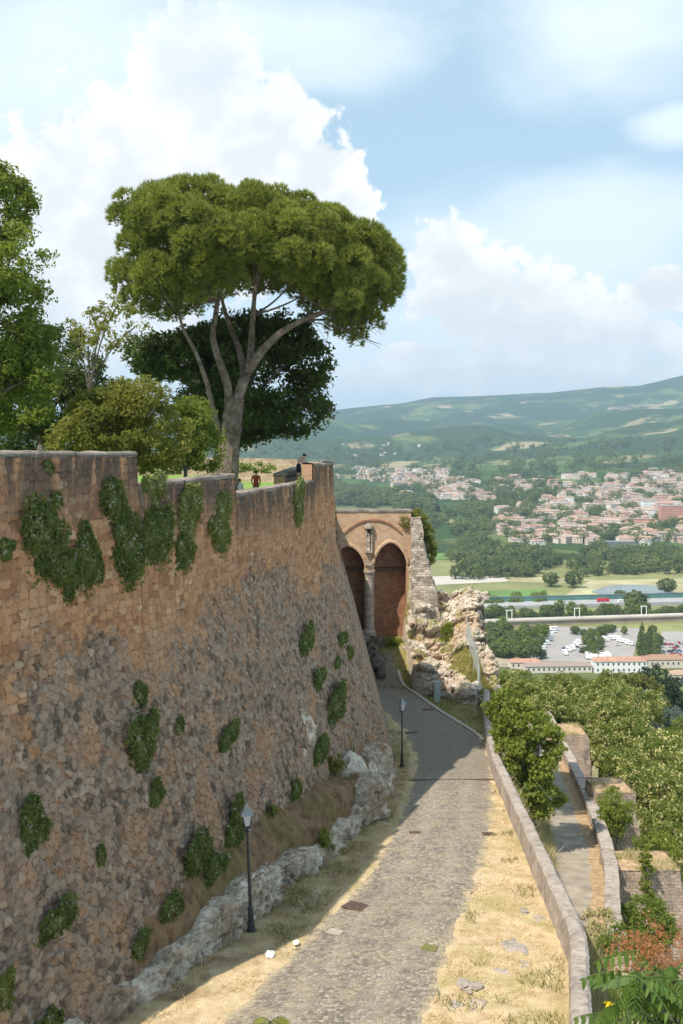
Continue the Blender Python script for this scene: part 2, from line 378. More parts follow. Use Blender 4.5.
M['hwall'] = m_house('wall'); M['hroof'] = m_house('roof')
M['hwin'] = plain('dark_window', (.05, .055, .06, 1), .3, 0, .1)
M['white_paint'] = plain('white_paint', (.78, .78, .77, 1), .5, 0, .05)
M['asphalt'] = plain('car_park_asphalt', (.33, .30, .275, 1), .9, 0, .12, .05)
M['highway'] = plain('highway_concrete', (.36, .35, .34, 1), .9, 0, .1, .05)
M['barrier'] = plain('green_noise_barrier', (.09, .20, .175, 1), .6, 0, .25, .03)
M['rail'] = plain('railway_concrete', (.40, .36, .32, 1), .9, 0, .1, .05)
M['rail_side'] = plain('railway_embankment', (.34, .28, .20, 1), .95, 0, .25, .08)
M['field_green'] = plain('bright_green_field', (.13, .22, .055, 1), .95, 0, .2, .03)
M['field_tan'] = plain('dry_field', (.37, .335, .18, 1), .95, 0, .35, .02)
M['field_olive'] = plain('olive_field', (.22, .22, .08, 1), .95, 0, .25, .03)
M['gravel'] = plain('river_gravel', (.50, .45, .38, 1), .95, 0, .12, .05)
M['water'] = plain('pond_water', (.17, .20, .18, 1), .15, 0, .05, .05, .5)
M['red_paint'] = plain('red_paint', (.55, .03, .03, 1), .4, 0, .05)
M['terracotta'] = plain('terracotta_roof', (.42, .235, .165, 1), .9, 0, .2, .3)
M['pink_brick'] = plain('pink_brick_block', (.52, .27, .20, 1), .9, 0, .08, .1)
M['tyre'] = plain('black_rubber', (.02, .02, .02, 1), .8, 0, .1)
cars = [plain('car_' + n, c, .35, .1, .03, 1., .5) for n, c in (('white', (.7, .7, .7, 1)), ('silver', (.4, .42, .44, 1)), ('dark', (.05, .055, .07, 1)), ('red', (.42, .04, .03, 1)), ('blue', (.06, .11, .25, 1)))]

# ------------------------------------------------------------------ shape of the place
def xtop(y): return -0.5 - (57 - y) * 0.244
WN = np.array([.9715, -.237])                          # outward direction of the long wall
def woff(z): return .03 * np.maximum(0, -z - .4) + .25 * np.maximum(0, -5.6 - z)
def wall_x(y, z):                                       # x of the long battered face at (y, z)
    o = woff(z); return xtop(y + .237 * o) + .9715 * o
def zr(y):
    a = 11.03 + .125 * np.asarray(y, float); b = 19.3
    k = .25
    return -(-np.log(np.exp(-a / k) + np.exp(-b / k)) * k)
def ip(y, pts):
    q = np.array(pts, float); return np.interp(y, q[:, 0], q[:, 1])
PAR = [(2, 4.2), (14, 4.9), (22.4, 5.4), (28.5, 6.8), (40, 7.62), (56, 8.75), (66, 9.75), (74, 10.75), (79, 11.5)]
def xpar(y): return ip(y, PAR)
KLINE = [(4, -10.6), (15, -8.4), (24.6, -5.85), (28.2, -4.4), (32.2, -3.2), (36, -1.85), (39.8, -.4), (46.5, 1.6), (51, 2.2), (54.7, 2.35), (57, 2.35), (60, 2.0), (64, 1.6)]
def xk(y): return ip(y, KLINE)
RL = [(4, -9.2), (18, -5.0), (24.6, -3.2), (32, -.65), (36.6, .75), (44, 2.3), (52.9, 3.6), (62, 4.6), (69.8, 4.55), (74, 3.6), (78, 2.4)]
RRt = [(4, -3.6), (18, .55), (24.6, 2.1), (31.3, 3.75), (38, 5.4), (45.6, 7.05), (55, 8.45), (62, 9.3), (66, 9.45), (69, 9.1), (75, 7.2), (80, 5.95), (84.6, 4.5)]
LW = [(26, 8.8), (36, 10.4), (44, 12.0), (51.3, 13.9), (58.1, 15.3), (71.3, 17.4), (88, 19.7), (130, 25.5)]
def xlw(y): return ip(y, LW)
def zlow(y): return -(15.9 + .1227 * np.clip(np.asarray(y, float), 20, 130))
def wall_foot(y): return ip(y, [(4, 1.0), (24, 1.6), (36, 2.4), (46, 2.3), (52, 2.0), (57, 1.3), (66, .4), (90, .2)])
def ledge_h(y): return ip(y, [(4, .7), (24, .7), (30, .75), (36, .95), (42, 1.15), (46, 1.6), (52, 1.75), (56, 1.0), (60, .4), (64, .0), (90, 0)])
def ground(x, y):
    x = np.asarray(x, float); y = np.asarray(y, float)
    z = zr(y)
    k = xk(y); wx = wall_x(np.minimum(y, 57), -13.5) + np.where(y > 57, 0, 0)
    d = np.clip((k - .25 - x) / np.maximum(k - wx, .8), 0, 1.3)
    lh = ledge_h(y)
    b = np.where(d > 0, lh * sstep(0, .28, d) + (np.maximum(wall_foot(y) - lh, 0)) * np.clip(d, 0, 1.1), 0)
    z = z + np.where(y < 66, b, 0)
    g = sstep(82.5, 87.6, y + .12 * (x - 3))
    z = z + g * 2.9
    return z

GT = [(15, -150), (1500, -150), (2200, -124)]
RIDGE = [(-900, 424), (0, 425), (250, 418), (320, 412.5), (373, 407), (405, 403.5), (432, 398.5), (469, 397.5), (495, 396.5), (554, 394), (596, 390), (639, 389), (660, 385), (683, 380), (760, 374), (1300, 380)]
def terrain(x, y):
    x = np.asarray(x, float); y = np.asarray(y, float)
    r = np.hypot(x, y)
    px = 341.5 + F * x / np.maximum(y, 1)
    zrg = (HZ - ip(px, RIDGE)) / F * 9500
    s = np.interp(r, [0, 1500, 2200, 3000, 4000, 5500, 7000, 8300, 9500, 12000, 15000], [0, 0, .035, .09, .16, .30, .5, .76, 1., .9, .8])
    P3 = np.stack([x / 1500, y / 1500, x * 0], -1)
    nb = fbm(P3, 5, 3) - .5
    rid = 1 - np.abs(2 * fbm(np.stack([x / 2300 + 5, y / 2300, x * 0], -1), 4, 9) - 1)
    amp = np.interp(r, [0, 1700, 3500, 6000, 8500, 9500, 12000], [0, 0, 150, 420, 300, 60, 40])
    far = -150 + s * (zrg + 150) + amp * (nb * .9 + (rid - .75) * .7)
    far = far + (150 * np.exp(-((r - 6900 - 500 * np.sin(px / 60)) / 520) ** 2) * (.55 + .45 * np.sin(px / 47 + 1.)) + 75 * np.exp(-((r - 5000 + 350 * np.sin(px / 40)) / 420) ** 2) * (.5 + .5 * np.sin(px / 33)))
    far = far + 70 * np.exp(-((px - 330) / 110) ** 2 - ((r - 5200) / 900) ** 2)
    far = np.maximum(far, -150) + np.where(r > 1500, 0, 0)
    # the rock's own flank close by
    xw = xlw(y); xl = xw - 3.3; xp = xpar(y)
    zb = zr(np.minimum(y, 79)) - .35
    zl = zlow(y)
    t = np.clip((x - xp - .2) / np.maximum(xl - xp - .2, .5), 0, 1)
    bank = zb + (zl - zb) * sstep(0, 1, t ** .75)
    dd = np.hypot(np.maximum(x - xw, 0), np.maximum(y - 104, 0) * .8)
    out = zl - 6.5 * sstep(0, .9, dd) - .50 * np.maximum(dd - .9, 0)
    near = np.where(x < xp, np.where(y < 100, zr(np.minimum(y, 80)) - 2.5, zl), np.where(x < xl, bank, zl))
    near = np.where((x > xw) | (y > 104), out, near)
    near = near + np.where(r < 900, (fbm(np.stack([x / 2.5, y / 2.5, x * 0], -1), 3, 5) - .5) * np.where((x > xl - .4) & (x < xw + .3), .0, .35), 0)
    return np.where(r < 700, np.maximum(near, -150), far)

def hit(px, py, fn, y0, y1, n=6000):
    """walk along a line of sight to the first spot below the surface fn"""
    ys = np.exp(np.linspace(math.log(y0), math.log(y1), n)); x = (px - 341.5) / F * ys; z = -(py - HZ) / F * ys
    b = np.nonzero(z <= fn(x, ys))[0]
    if not len(b): return None
    i = b[0]; return np.array([x[i], ys[i], float(fn(x[i:i + 1], ys[i:i + 1])[0])])
def hit_wall(px, py):
    ys = np.linspace(12, 57.2, 4000); x = (px - 341.5) / F * ys; z = -(py - HZ) / F * ys
    b = np.nonzero(x <= wall_x(ys, z))[0]
    b = b if len(b) else np.array([len(ys) - 1])
    # the line enters the wall coming from larger clearance
    s = x - wall_x(ys, z)
    c = np.nonzero((s[:-1] > 0) & (s[1:] <= 0))[0]
    i = c[0] if len(c) else int(np.argmin(np.abs(s)))
    return np.array([x[i], ys[i], z[i]])

# ------------------------------------------------------------------ land
az = np.linspace(R(-46), R(46), 560); rr = np.exp(np.linspace(math.log(4), math.log(14000), 720))
A, RR_ = np.meshgrid(az, rr, indexing='ij')
X = np.sin(A) * RR_; Y = np.cos(A) * RR_
Z = terrain(X, Y)
Z = Z - np.where((X < xpar(Y) - .3) & (Y < 100), .6, 0)
land = MB().grid(np.stack([X, Y, Z], -1), flip=False).build('ground', M['land'], smooth=True)
tag(land, 'wide valley floor and wooded hills beyond the rock', 'ground', kind='structure')

# near verge and bank
ys = np.arange(4, 91, .2); nt = 110
yy = np.repeat(ys[:, None], nt, 1)
xl_ = np.where(ys < 57, wall_x(np.minimum(ys, 57), -14.) - .5, np.interp(ys, [57, 72, 90], [1.6, 1.0, .2]) - 1.2)
xr_ = np.where(ys < 79, xpar(ys) + .15, np.interp(ys, [79, 91], [11.6, 9.5]))
t = np.linspace(0, 1, nt)
xx = xl_[:, None] + (xr_ - xl_)[:, None] * t[None]
zz = ground(xx, yy)
rl = ip(yy, RL); rq = ip(yy, RRt)
onroad = sstep(.0, .5, xx - rl) * sstep(.0, .5, rq - xx) * (yy < 86)
zz = zz + (fbm(np.stack([xx / .9, yy / .9, xx * 0], -1), 4, 11) - .5) * (.22 + .5 * (xx < xk(yy))) * (1 - onroad) - onroad * .06
bank = sstep(-.5, .4, xk(yy) - xx + (fbm(np.stack([xx, yy, xx * 0], -1), 3, 2) - .5)) * (yy < 64)
bank = np.maximum(bank, .75 * sstep(.42, .6, fbm(np.stack([xx / .8, yy / .8, xx * 0 + 3], -1), 4, 12)) * (xx < rl - .2) * sstep(2.6, .4, xx - xk(yy)))
green = np.clip(sstep(79, 83, yy + (xx < 3)) + sstep(62, 70, yy) * (xx > rq) * .9 + .35 * sstep(.52, .66, fbm(np.stack([xx / 2, yy / 2, xx * 0 + 4], -1), 3, 21)) * bank, 0, 1)
green = np.maximum(green, .45 * sstep(.1, 1.2, rl - xx) * (yy > 30) * (xx > xk(yy)) * sstep(.4, .6, fbm(np.stack([xx / 1.2, yy / 1.2, xx * 0 + 9], -1), 3, 8)))
verge = MB().grid(np.stack([xx, yy, zz], -1), flip=True).build('verge', M['verge'], smooth=True, bank=bank, green=green)
tag(verge, 'dry grass verge and earth bank beside the road', 'verge', kind='structure')

# road
ys = np.concatenate([np.arange(4, 60, .25), np.arange(60, 86, .2)])
L = np.stack([ip(ys, RL), ys], 1); Rr = np.stack([ip(ys, RRt), ys], 1)
late = ys > 66
sm = lambda a: np.convolve(np.pad(a, 8, mode='edge'), np.ones(17) / 17, 'valid')
L[:, 0] = sm(L[:, 0]); Rr[:, 0] = sm(Rr[:, 0])
tt = np.linspace(0, 1, 26)
ragged = (fbm(np.stack([ys / .7, ys * 0, ys * 0], -1), 3, 1) - .5) * .5
LX = np.where(ys > 77.9, np.maximum(.4, L[:, 0] - (ys - 77.9) * .35), L[:, 0]) + ragged
RX = Rr[:, 0] + (fbm(np.stack([ys / .7, ys * 0 + 7, ys * 0], -1), 3, 1) - .5) * .45 * (ys < 64)
PX = LX[:, None] + (RX - LX)[:, None] * tt[None]
PY = np.repeat(ys[:, None], 26, 1)
PZ = zr(PY) + .035 - .06 * (2 * tt[None] - 1) ** 2 * (PY < 64) + np.clip(PY - 82, 0, 5) * 0
PZ = np.maximum(PZ, np.where(PY > 81, ground(PX, PY) + .02, -99))
ua = np.cumsum(np.concatenate([[0], np.hypot(np.diff((LX + RX) / 2), np.diff(ys))]))
UV = np.stack([(tt[None] - .5) * 4.4 + ua[:, None] * 0, np.repeat(ua[:, None], 26, 1)], -1).reshape(-1, 2)
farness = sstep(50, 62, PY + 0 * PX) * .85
edge_d = np.minimum(tt, 1 - tt)[None] * (RX - LX)[:, None]
dirt = (1 - sstep(.0, .45, edge_d)) * (1 - farness)
tag(MB().grid(np.stack([PX, PY, PZ], -1), flip=True).build('road', M['road'], smooth=True, uv=UV, farness=farness, dirt=dirt), 'grey cobbled road curving downhill to the gate', 'road', kind='structure')

# pale curb on the outside of the bend
cy = np.linspace(66.5, 84.3, 60); cx = np.interp(cy, ys, RX) + .12
prof = np.array([[-.14, 0], [-.13, .13], [.12, .14], [.16, -.05]])
P = np.stack([np.stack([cx + a, cy + a * .4, np.maximum(zr(cy), np.where(cy > 81, ground(cx, cy), -99)) + b + .01], -1) for a, b in prof], 1)
tag(MB().grid(P).build('curb', M['curb']), kind='structure', label='pale stone curb along the bend of the road', cat='curb')

# ------------------------------------------------------------------ fortress wall
fort = empty('fortress_wall', (-8, 26, -14), label='tall brown battered fortress wall with stepped parapet left of the road', cat='wall')
def local(o, root):       # keep world coordinates of a child of a moved Empty
    bpy.context.view_layer.update()
    o.matrix_parent_inverse = root.matrix_world.inverted(); return o
def ztop(y):
    y = np.asarray(y, float)
    z = np.where(y < 32.0, np.minimum(.03 + .0035 * (y - 20), np.interp(y, [6, 15, 21, 22.8, 24.1], [-9.5, -8.2, -6.2, -3.4, .1])), np.where(y < 41.0, -.98 + .02 * (y - 32), np.where(y < 52.8, -1.62 + .022 * (y - 41), -.46 + .0 * y)))  # unseen near end slopes down, shaped to set the shadow edge on the verge
    return z
def face_grid(path, zt, zb, res, offs, seed, name, zone_base, corner=None):
    """path: (n,2) plan points of the vertical face, outward normals offs (n,2)"""
    n = len(path); hmax = 18.5
    m = int(hmax / res)
    h = np.linspace(0, 1, m)
    zt_ = zt[:, None]; z = zt_ + (zb[:, None] - zt_) * h[None]
    s = path[:, 1][:, None] * 1.03 + z * 0
    o = woff(z)
    # upper zone: coursed blocks, lower: rubble
    nw = fbm(np.stack([s / 3, z / 3, s * 0 + seed], -1), 3, seed) - .5
    wob = fbm(np.stack([s / .8, z / .8, s * 0 + seed], -1), 3, seed + 4) - .5
    f1, f2, c1 = voro2(s / .42 + wob * .35, (z + nw * .2) / .235 + wob * .3, seed, .5)
    g1, g2, c2 = voro2(s / .29 + wob * .6, z / .20 + wob * .6, seed + 1, .95)
    zone = sstep(-4.0, -7.8, z + nw * 4.6 + wob * 3.0 + (_h(np.floor(s / .5).astype(np.int64), np.floor(z / .27).astype(np.int64), np.zeros(s.shape, np.int64), 5) - .5) * 1.6)
    e1 = f2 - f1; e2 = g2 - g1
    edge = np.where(zone > .5, e2, e1); cr = np.where(zone > .5, c2, c1)
    hole = (c2 > .90) * (zone > .5)
    ed = np.minimum(edge, .3) / .3
    amp = np.where(zone > .5, .058, .055)
    d = (np.sqrt(ed) - .6) * amp + (cr - .5) * amp * .9 - hole * .14 * sstep(0, .25, e2) + wob * .06 + nw * .18 * sstep(0, 2, zt_ - z)
    top = sstep(2.6, .3, (zt_ - z)) * np.where(s < 999, 1, 1)
    nx = offs[:, None, :]
    P = np.stack([path[:, None, 0] + nx[..., 0] * (o + d), path[:, None, 1] + nx[..., 1] * (o + d), z], -1)
    mb = MB().grid(P, flip=False)
    return mb, dict(crand=cr, edge=edge, zone=zone, toplichen=top)
def seg_face(y0, y1, name, seed, res=.055):
    n = int((y1 - y0) * 1.03 / res); y = np.linspace(y0, y1, n)
    path = np.stack([xtop(y), y], 1); zt = ztop(y - 1e-4)
    zb = zr(y) - .4
    mb, at_ = face_grid(path, zt, zb, res, np.repeat(WN[None], n, 0), 31, name, lambda s: .035 * (s - 30))
    return mb.build(name, M['fort'], fort, smooth=False, **at_)
# the sections abut at the parapet's steps
for y0, y1, sd in ((6, 32.0, 31), (32.0, 41.0, 32), (41.0, 52.8, 33), (52.8, 57.0, 34)):
    local(seg_face(y0, y1, 'wall_face', sd), fort)
# face round the corner (turning away towards the gate)
n = 230; yb = np.linspace(57, 73, n)
px_ = -.5 - (yb - 57) * .02
ang = np.interp(yb, [57, 57.01, 60, 73], [0, 0, 1, 1])
nr = nrmz(np.stack([.9715 + (yb - 57) * 0 + .03 * ang, -.237 + .25 * ang], -1))
mb, a_ = face_grid(np.stack([px_, yb], 1), np.full(n, -.46), np.full(n, -20.), .1, nr, 31, 'x', lambda s: .035 * (s - 30))
local(mb.build('wall_face', M['fort'], fort, **a_), fort)
n = 170; yb = np.linspace(73, 91, n)
mb, a_ = face_grid(np.stack([-.82 - (yb - 73) * .02, yb], 1), np.interp(yb, [73, 79, 91], [-5.6, -5.4, -4.2]), np.full(n, -20.), .12, nrmz(np.stack([np.ones(n), np.zeros(n)], -1)), 36, 'x', lambda s: 0)
local(mb.build('wall_face', M['fort'], fort, **a_), fort)
# parapet tops, inner faces and step ends
TH = .58
def coping(y0, y1, zt, name='coping', over=.05, th=.12):
    n = max(8, int((y1 - y0) / .25)); y = np.linspace(y0, y1, n); x = xtop(y)
    z = zt(y)
    w = (fbm(np.stack([y / .5, y * 0, y * 0], -1), 3, 5) - .5) * .09
    prof = [(over, -th), (over + .01, -.02), (over - .05, .03), (-.25, .05), (-TH, .03), (-TH - .03, -.03), (-TH - .03, -th)]
    P = np.stack([np.stack([x + WN[0] * a, y + WN[1] * a, z + b + w + (fbm(np.stack([y / .3, y * 0 + a * 9, y * 0], -1), 2, 6) - .5) * .06], -1) for a, b in prof], 1)
    return local(MB().grid(P, flip=True).build(name, M['coping'], fort, smooth=False), fort)
for y0, y1 in ((6, 31.97), (32.03, 40.97), (41.03, 52.75), (52.85, 57.0)): coping(y0, y1, ztop)
mb = MB()
for y0, y1, zt_, zb_ in ((24.4, 32, .03, -3), (32, 41, -1.0, -3), (41, 52.8, -1.65, -3), (52.8, 57, -.5, -3)):
    yv = np.array([y0, y1]); P = np.zeros((2, 2, 3))
    for i, yq in enumerate(yv):
        zt2 = float(ztop(np.array([yq - .02 if i else yq + .02]))[0]) - .05
        for j, zq in enumerate((zt2, zb_)): P[i, j] = (xtop(yq) - WN[0] * TH, yq - WN[1] * TH, zq)
    mb.grid(P)
local(mb.build('inner_face', M['garden_wall'], fort), fort)
# step end faces
mb = MB()
for yq, za, zb_ in ((32.0, .0, -1.05),):
    a = np.array([xtop(yq), yq]); b = a - WN * TH
    d = np.array([.237, .9715]) * .012
    mb.add([[a[0] + d[0], a[1] + d[1], za], [b[0] + d[0], b[1] + d[1], za], [b[0] + d[0], b[1] + d[1], zb_], [a[0] + d[0], a[1] + d[1], zb_]], [np.array([[0, 1, 2, 3]])])
local(mb.build('step_end', M['gate_grey'], fort), fort)
mb = MB(); yq = 52.8; a = np.array([xtop(yq) - .03, yq]); b = a - WN * TH; d = -np.array([.237, .9715]) * .012
mb.add([[a[0] + d[0], a[1] + d[1], -.5], [b[0] + d[0], b[1] + d[1], -.5], [b[0] + d[0], b[1] + d[1], -3], [a[0] + d[0], a[1] + d[1], -3]], [np.array([[0, 3, 2, 1]])])
local(mb.build('brick_end', M['brick_end'], fort), fort)
# coping round the corner and its inner side
y = np.linspace(57.0, 73, 40); x = -.5 - (y - 57) * .02
P = np.stack([np.stack([x + a, y + (-.1 if a < 0 else 0) * 0, -.46 + b + (fbm(np.stack([y / .4, y * 0 + a, y * 0], -1), 2, 6) - .5) * .06], -1) for a, b in ((.06, -.12), (.06, 0), (-.3, .05), (-.62, .02), (-.62, -2.2))], 1)
local(MB().grid(P, flip=True).build('coping', M['coping'], fort), fort)
mb = MB(); mb.add([[-.86, 73, -.5], [-3.5, 75, -.5], [-3.5, 75, -20], [1.6, 73, -20]], [np.array([[0, 3, 2, 1]])])
local(mb.build('wall_face', M['garden_wall'], fort), fort)

# raised garden behind the wall
gy = np.linspace(24.3, 108, 60); gt = np.linspace(0, 1, 40)
gx1 = np.where(gy < 57, xtop(gy) - .4, np.interp(gy, [57, 75, 76, 108], [-1.0, -1.3, -3.6, -5.]))
GX = -95 + (gx1 + 95)[:, None] * gt[None]; GY = np.repeat(gy[:, None], 40, 1)
GZ = np.interp(GY, [0, 30, 60, 95, 108], [-2.2, -2.4, -2.55, -1.95, -1.9]) + (fbm(np.stack([GX / 3, GY / 3, GX * 0], -1), 3, 2) - .5) * .15
tag(MB().grid(np.stack([GX, GY, GZ], -1), flip=True).build('lawn', M['lawn'], smooth=True), kind='structure', label='green lawn of the garden on top of the fortress', cat='lawn')
def wallbox(name, pts, zt, zb, th, mat, root, cap=None):
    """upright wall along plan points with heights per point"""
    pts = np.array(pts, float); zt = np.broadcast_to(np.array(zt, float), (len(pts),))
    n = 60; s = np.linspace(0, len(pts) - 1, n); X_ = np.interp(s, range(len(pts)), pts[:, 0]); Y_ = np.interp(s, range(len(pts)), pts[:, 1]); T_ = np.interp(s, range(len(pts)), zt)
    T_ = T_ + (fbm(np.stack([s * 3, s * 0, s * 0], -1), 3, 4) - .5) * .08
    d = nrmz(np.stack([np.gradient(X_), np.gradient(Y_)], -1)); nx = np.stack([d[:, 1], -d[:, 0]], -1)
    P = np.stack([np.stack([X_ + nx[:, 0] * a, Y_ + nx[:, 1] * a, np.where(b, zb, T_)], -1) for a, b in ((th / 2, 1), (th / 2, 0), (-th / 2, 0), (-th / 2, 1))], 1)
    mb = MB().grid(P, flip=True)
    for k in (0, -1):
        mb.add(P[k], [np.array([[0, 1, 2, 3]] if k else [[3, 2, 1, 0]])])
    return mb.build(name, mat, root)
o = wallbox('garden_wall', [(-22, 97), (-14, 96.5), (-9.7, 96), (-4.2, 95)], [-.25, -.28, -.3, -.42], -2.4, .6, M['garden_wall'], None)
tag(o, 'pale pinkish stone parapet along the far end of the garden lawn', 'wall')
lowin = empty('inner_parapet', (-3.7, 58.5, -2.5), label='short dark parapet on the garden with an orange brick end beside the red figure', cat='wall')
a0 = at(279.5, 476, 58.5); a1 = at(303, 466.5, 74)
local(wallbox('stone_body', [a0[:2] + (0, .02), a1[:2]], [a0[2] - .04, a1[2] - .04], -2.7, .62, M['tower'], lowin), lowin)
local(wallbox('coping', [a0[:2] + (0, -.03), a1[:2]], [a0[2] + .12, a1[2] + .12], a0[2] - .03, .78, M['coping'], lowin), lowin)
mb = MB(); mb.box((a0[0], a0[1] - .04, a0[2] - .9), (.66, .12, 1.72)); local(mb.build('brick_end', M['brick_end'], lowin), lowin)
o = wallbox('step_wall', [at(240, 474, 82)[:2], at(280, 474, 80)[:2]], [-1.52, -1.5], -2.5, .5, M['garden_wall'], None)
tag(o, 'low pale kerb wall between the lawn and the garden shrubs', 'wall')

# ------------------------------------------------------------------ rock ledge at the wall's foot
ly = np.arange(14, 62, .09); n = len(ly); m = 46
lh = ledge_h(ly) * np.clip(1 + 2.0 * (fbm(np.stack([ly / 2.6, ly * 0, ly * 0], -1), 3, 41) - .48), .45, 1.25) * np.where(ly > 57, np.clip((62 - ly) / 5, .05, 1), 1)
v = np.linspace(0, 1, m)
# profile: foot -> bulging face -> top -> back into the bank
bx = np.interp(v, [0, .12, .45, .6, 1], [.25, .12, -.02, -.28, -1.05]); bz = np.interp(v, [0, .12, .45, .6, 1], [-.35, .1, .95, 1.12, 1.0])
XX = xk(ly)[:, None] + bx[None] * (.6 + .5 * lh[:, None]); YY = np.repeat(ly[:, None], m, 1) - bx[None] * .3
ZZ = zr(YY) + bz[None] * lh[:, None] - .12 * (v[None] > .8)
q = np.stack([XX, YY, ZZ], -1)
f1, f2, cc = voro2(YY / 1.5 + (fbm(q, 2, 3) - .5), (ZZ - zr(YY)) / 1.1 + bx[None] * .8 + (fbm(q * 1.1, 2, 5) - .5), 77, .9)
d = (fbm(q * .9, 6, 51, .66) - .5) * 1.7 + (cc - .5) * .45 + np.minimum(f2 - f1, .18) * 1.0 - .12 + (np.abs(fbm(q * 2.2, 5, 9, .62) - .5)) * -1.5 + .16
d = .45 * d + .55 * np.round(d / .22) * .22
d *= np.interp(v, [0, .1, .8, 1], [.6, 1, .8, .15])[None] * np.clip(lh[:, None] * .9, .2, 1.1)
q = q + np.stack([d * .93, -d * .4, d * .45], -1)
o = MB().grid(q, flip=False).build('rock_ledge', M['rock'], smooth=False)
tag(o, 'long craggy ledge of grey white limestone at the foot of the fortress wall', 'rock')

def boulder(mb, c, r, seed, mi=0, sub=18, rough=.5, flat=(1, 1, 1)):
    th = np.linspace(0, math.pi, sub); ph = np.linspace(0, 2 * math.pi, sub * 2, endpoint=False)
    T, Pp = np.meshgrid(th, ph, indexing='ij')
    d = np.stack([np.sin(T) * np.cos(Pp), np.sin(T) * np.sin(Pp), np.cos(T)], -1)
    k = 1 + (fbm(d * 1.6 + seed * 3.1, 4, seed) - .5) * rough * 2
    k = np.round(k * 4) / 4 * .5 + k * .5
    mb.grid(np.array(c) + d * (k * r)[..., None] * np.array(flat), mi, close=True, flip=True)

# smooth pale bedrock showing in the wall above the ledge
mb = MB()
for i, (px, py, r, fl) in enumerate([(313, 740, .75, (.5, .8, 1.5)), (309, 765, .6, (.5, .8, 1.2)), (306, 722, .5, (.5, .7, 1.2))]):
    p = hit_wall(px, py); boulder(mb, p + (-.25, 0, 0), r, 60 + i, rough=.35, flat=fl)
tag(mb.build('bedrock_face', M['rock'], smooth=False), 'smooth pale bedrock showing low in the fortress wall near its far corner', 'rock')
p = at(352, 800, 48); mb = MB()
boulder(mb, (p[0] - .1, 48.4, zr(48.4) + 1.35), 1.25, 71, rough=.5, flat=(.75, 1.5, .95)); boulder(mb, (.5, 46, zr(46) + .9), .9, 72, rough=.5, flat=(.8, 1.3, .9)); boulder(mb, (1.5, 50.6, zr(50) + .8), 1.0, 74, rough=.5, flat=(.6, 1.2, 1.25))
tag(mb.build('limestone_boulder', M['rock'], smooth=False), 'big bleached boulder bulging from the ledge near the far street lamp', 'rock')

# ------------------------------------------------------------------ right parapet of the road
def sweep_wall(name, ypts, xf, zf, hgt, th, mat, seed, inner_drop=.3, outer_drop=2.5, capw=.0, root=None, res=.12):
    y = np.arange(ypts[0], ypts[1], res); x = xf(y); ns = len(y)
    x = sm(x) if ns > 20 else x
    d = nrmz(np.stack([np.gradient(x), np.gradient(y)], -1)); nx = np.stack([d[:, 1], -d[:, 0]], -1)    # to the right
    zb = zf(y); h = hgt + (fbm(np.stack([y / 1.3, y * 0 + seed, y * 0], -1), 4, seed) - .5) * .10
    prof = [(-th / 2 - .04, -inner_drop, 0), (-th / 2 - .03, .25, 0), (-th / 2 - .01, .55, 0), (-th / 2, 0, .8), (-th / 2, 0, .93), (-th / 2 + .07, 0, 1.), (-.12, 0, 1.03), (.05, 0, 1.04), (.15, 0, 1.03), (th / 2 - .07, 0, 1.), (th / 2, 0, .92), (th / 2 + .01, .3, 0), (th / 2 + .05, -outer_drop, 0)]
    P = np.stack([np.stack([x + nx[:, 0] * a, y + nx[:, 1] * a, zb + b + h * c], -1) for a, b, c in prof], 1)
    nz = (fbm(P * 2.2, 4, seed) - .5) * .07 + (fbm(P * 9, 2, seed) - .5) * .05
    P = P + np.stack([nx[:, None, 0] * nz, nx[:, None, 1] * nz, nz * .6], -1)
    mb = MB().grid(P, flip=True)
    return mb.build(name, mat, root, smooth=False)
o = sweep_wall('parapet_wall', (6, 78), xpar, zr, .95, .48, M['parapet'], 81)
tag(o, 'long weathered stone parapet running down the right side of the road', 'wall')

# ------------------------------------------------------------------ lower road and its towers
ys = np.arange(24, 128, .5); tt = np.linspace(0, 1, 14)
PX = (xlw(ys) - 3.25 + .3 * np.sin(ys / 4))[:, None] + (3.0 - .3 * np.sin(ys / 4))[:, None] * tt[None]; PY = np.repeat(ys[:, None], 14, 1)
g = MB().grid(np.stack([PX, PY, zlow(PY) + .13], -1), flip=True).build('lower_road', M['lowroad'], smooth=True)
tag(g, 'narrow pale asphalt road below the parapet', 'road', kind='structure')
PX = (xlw(ys) - 1.0)[:, None] + .78 * tt[None] + (fbm(np.stack([ys / 2, ys * 0, ys * 0], -1), 3, 7) - .5)[:, None] * .5 * (1 - tt[None])
tag(MB().grid(np.stack([PX, PY, zlow(PY) + .155], -1), flip=True).build('path_edge', M['tower_top'], smooth=True), 'strip of bare orange earth beside the lower wall', 'path', kind='structure')
lw = empty('lower_wall', (14.5, 55, -24), label='low stone wall capped with long blocks beside the lower road', cat='wall')
local(sweep_wall('wall_body', (30, 126), xlw, zlow, .78, .5, M['tower'], 83, outer_drop=9, root=lw), lw)
yb = 38.
k = 0
while yb < 108:
    ln = 1.7 + .05 * (yb - 38) + .5 * random.random(); y0, y1 = yb, yb + ln
    c = np.array([(xlw(y0) + xlw(y1)) / 2, (y0 + y1) / 2, float(zlow((y0 + y1) / 2)) + .90 + random.uniform(-.05, .05)])
    a = math.atan2(float(xlw(y1) - xlw(y0)), ln)
    mb = MB(); mb.box((0, 0, 0), (.72, ln * 1.0, .26), rz=-a + random.uniform(-.02, .02), taper=.94)
    V = mb.v[0]; slope = -.1227
    V[:, 2] += V[:, 1] * slope; mb.v[0] = V + c
    local(mb.build('coping_block', M['parapet'], lw), lw)
    yb += ln + .16; k += 1
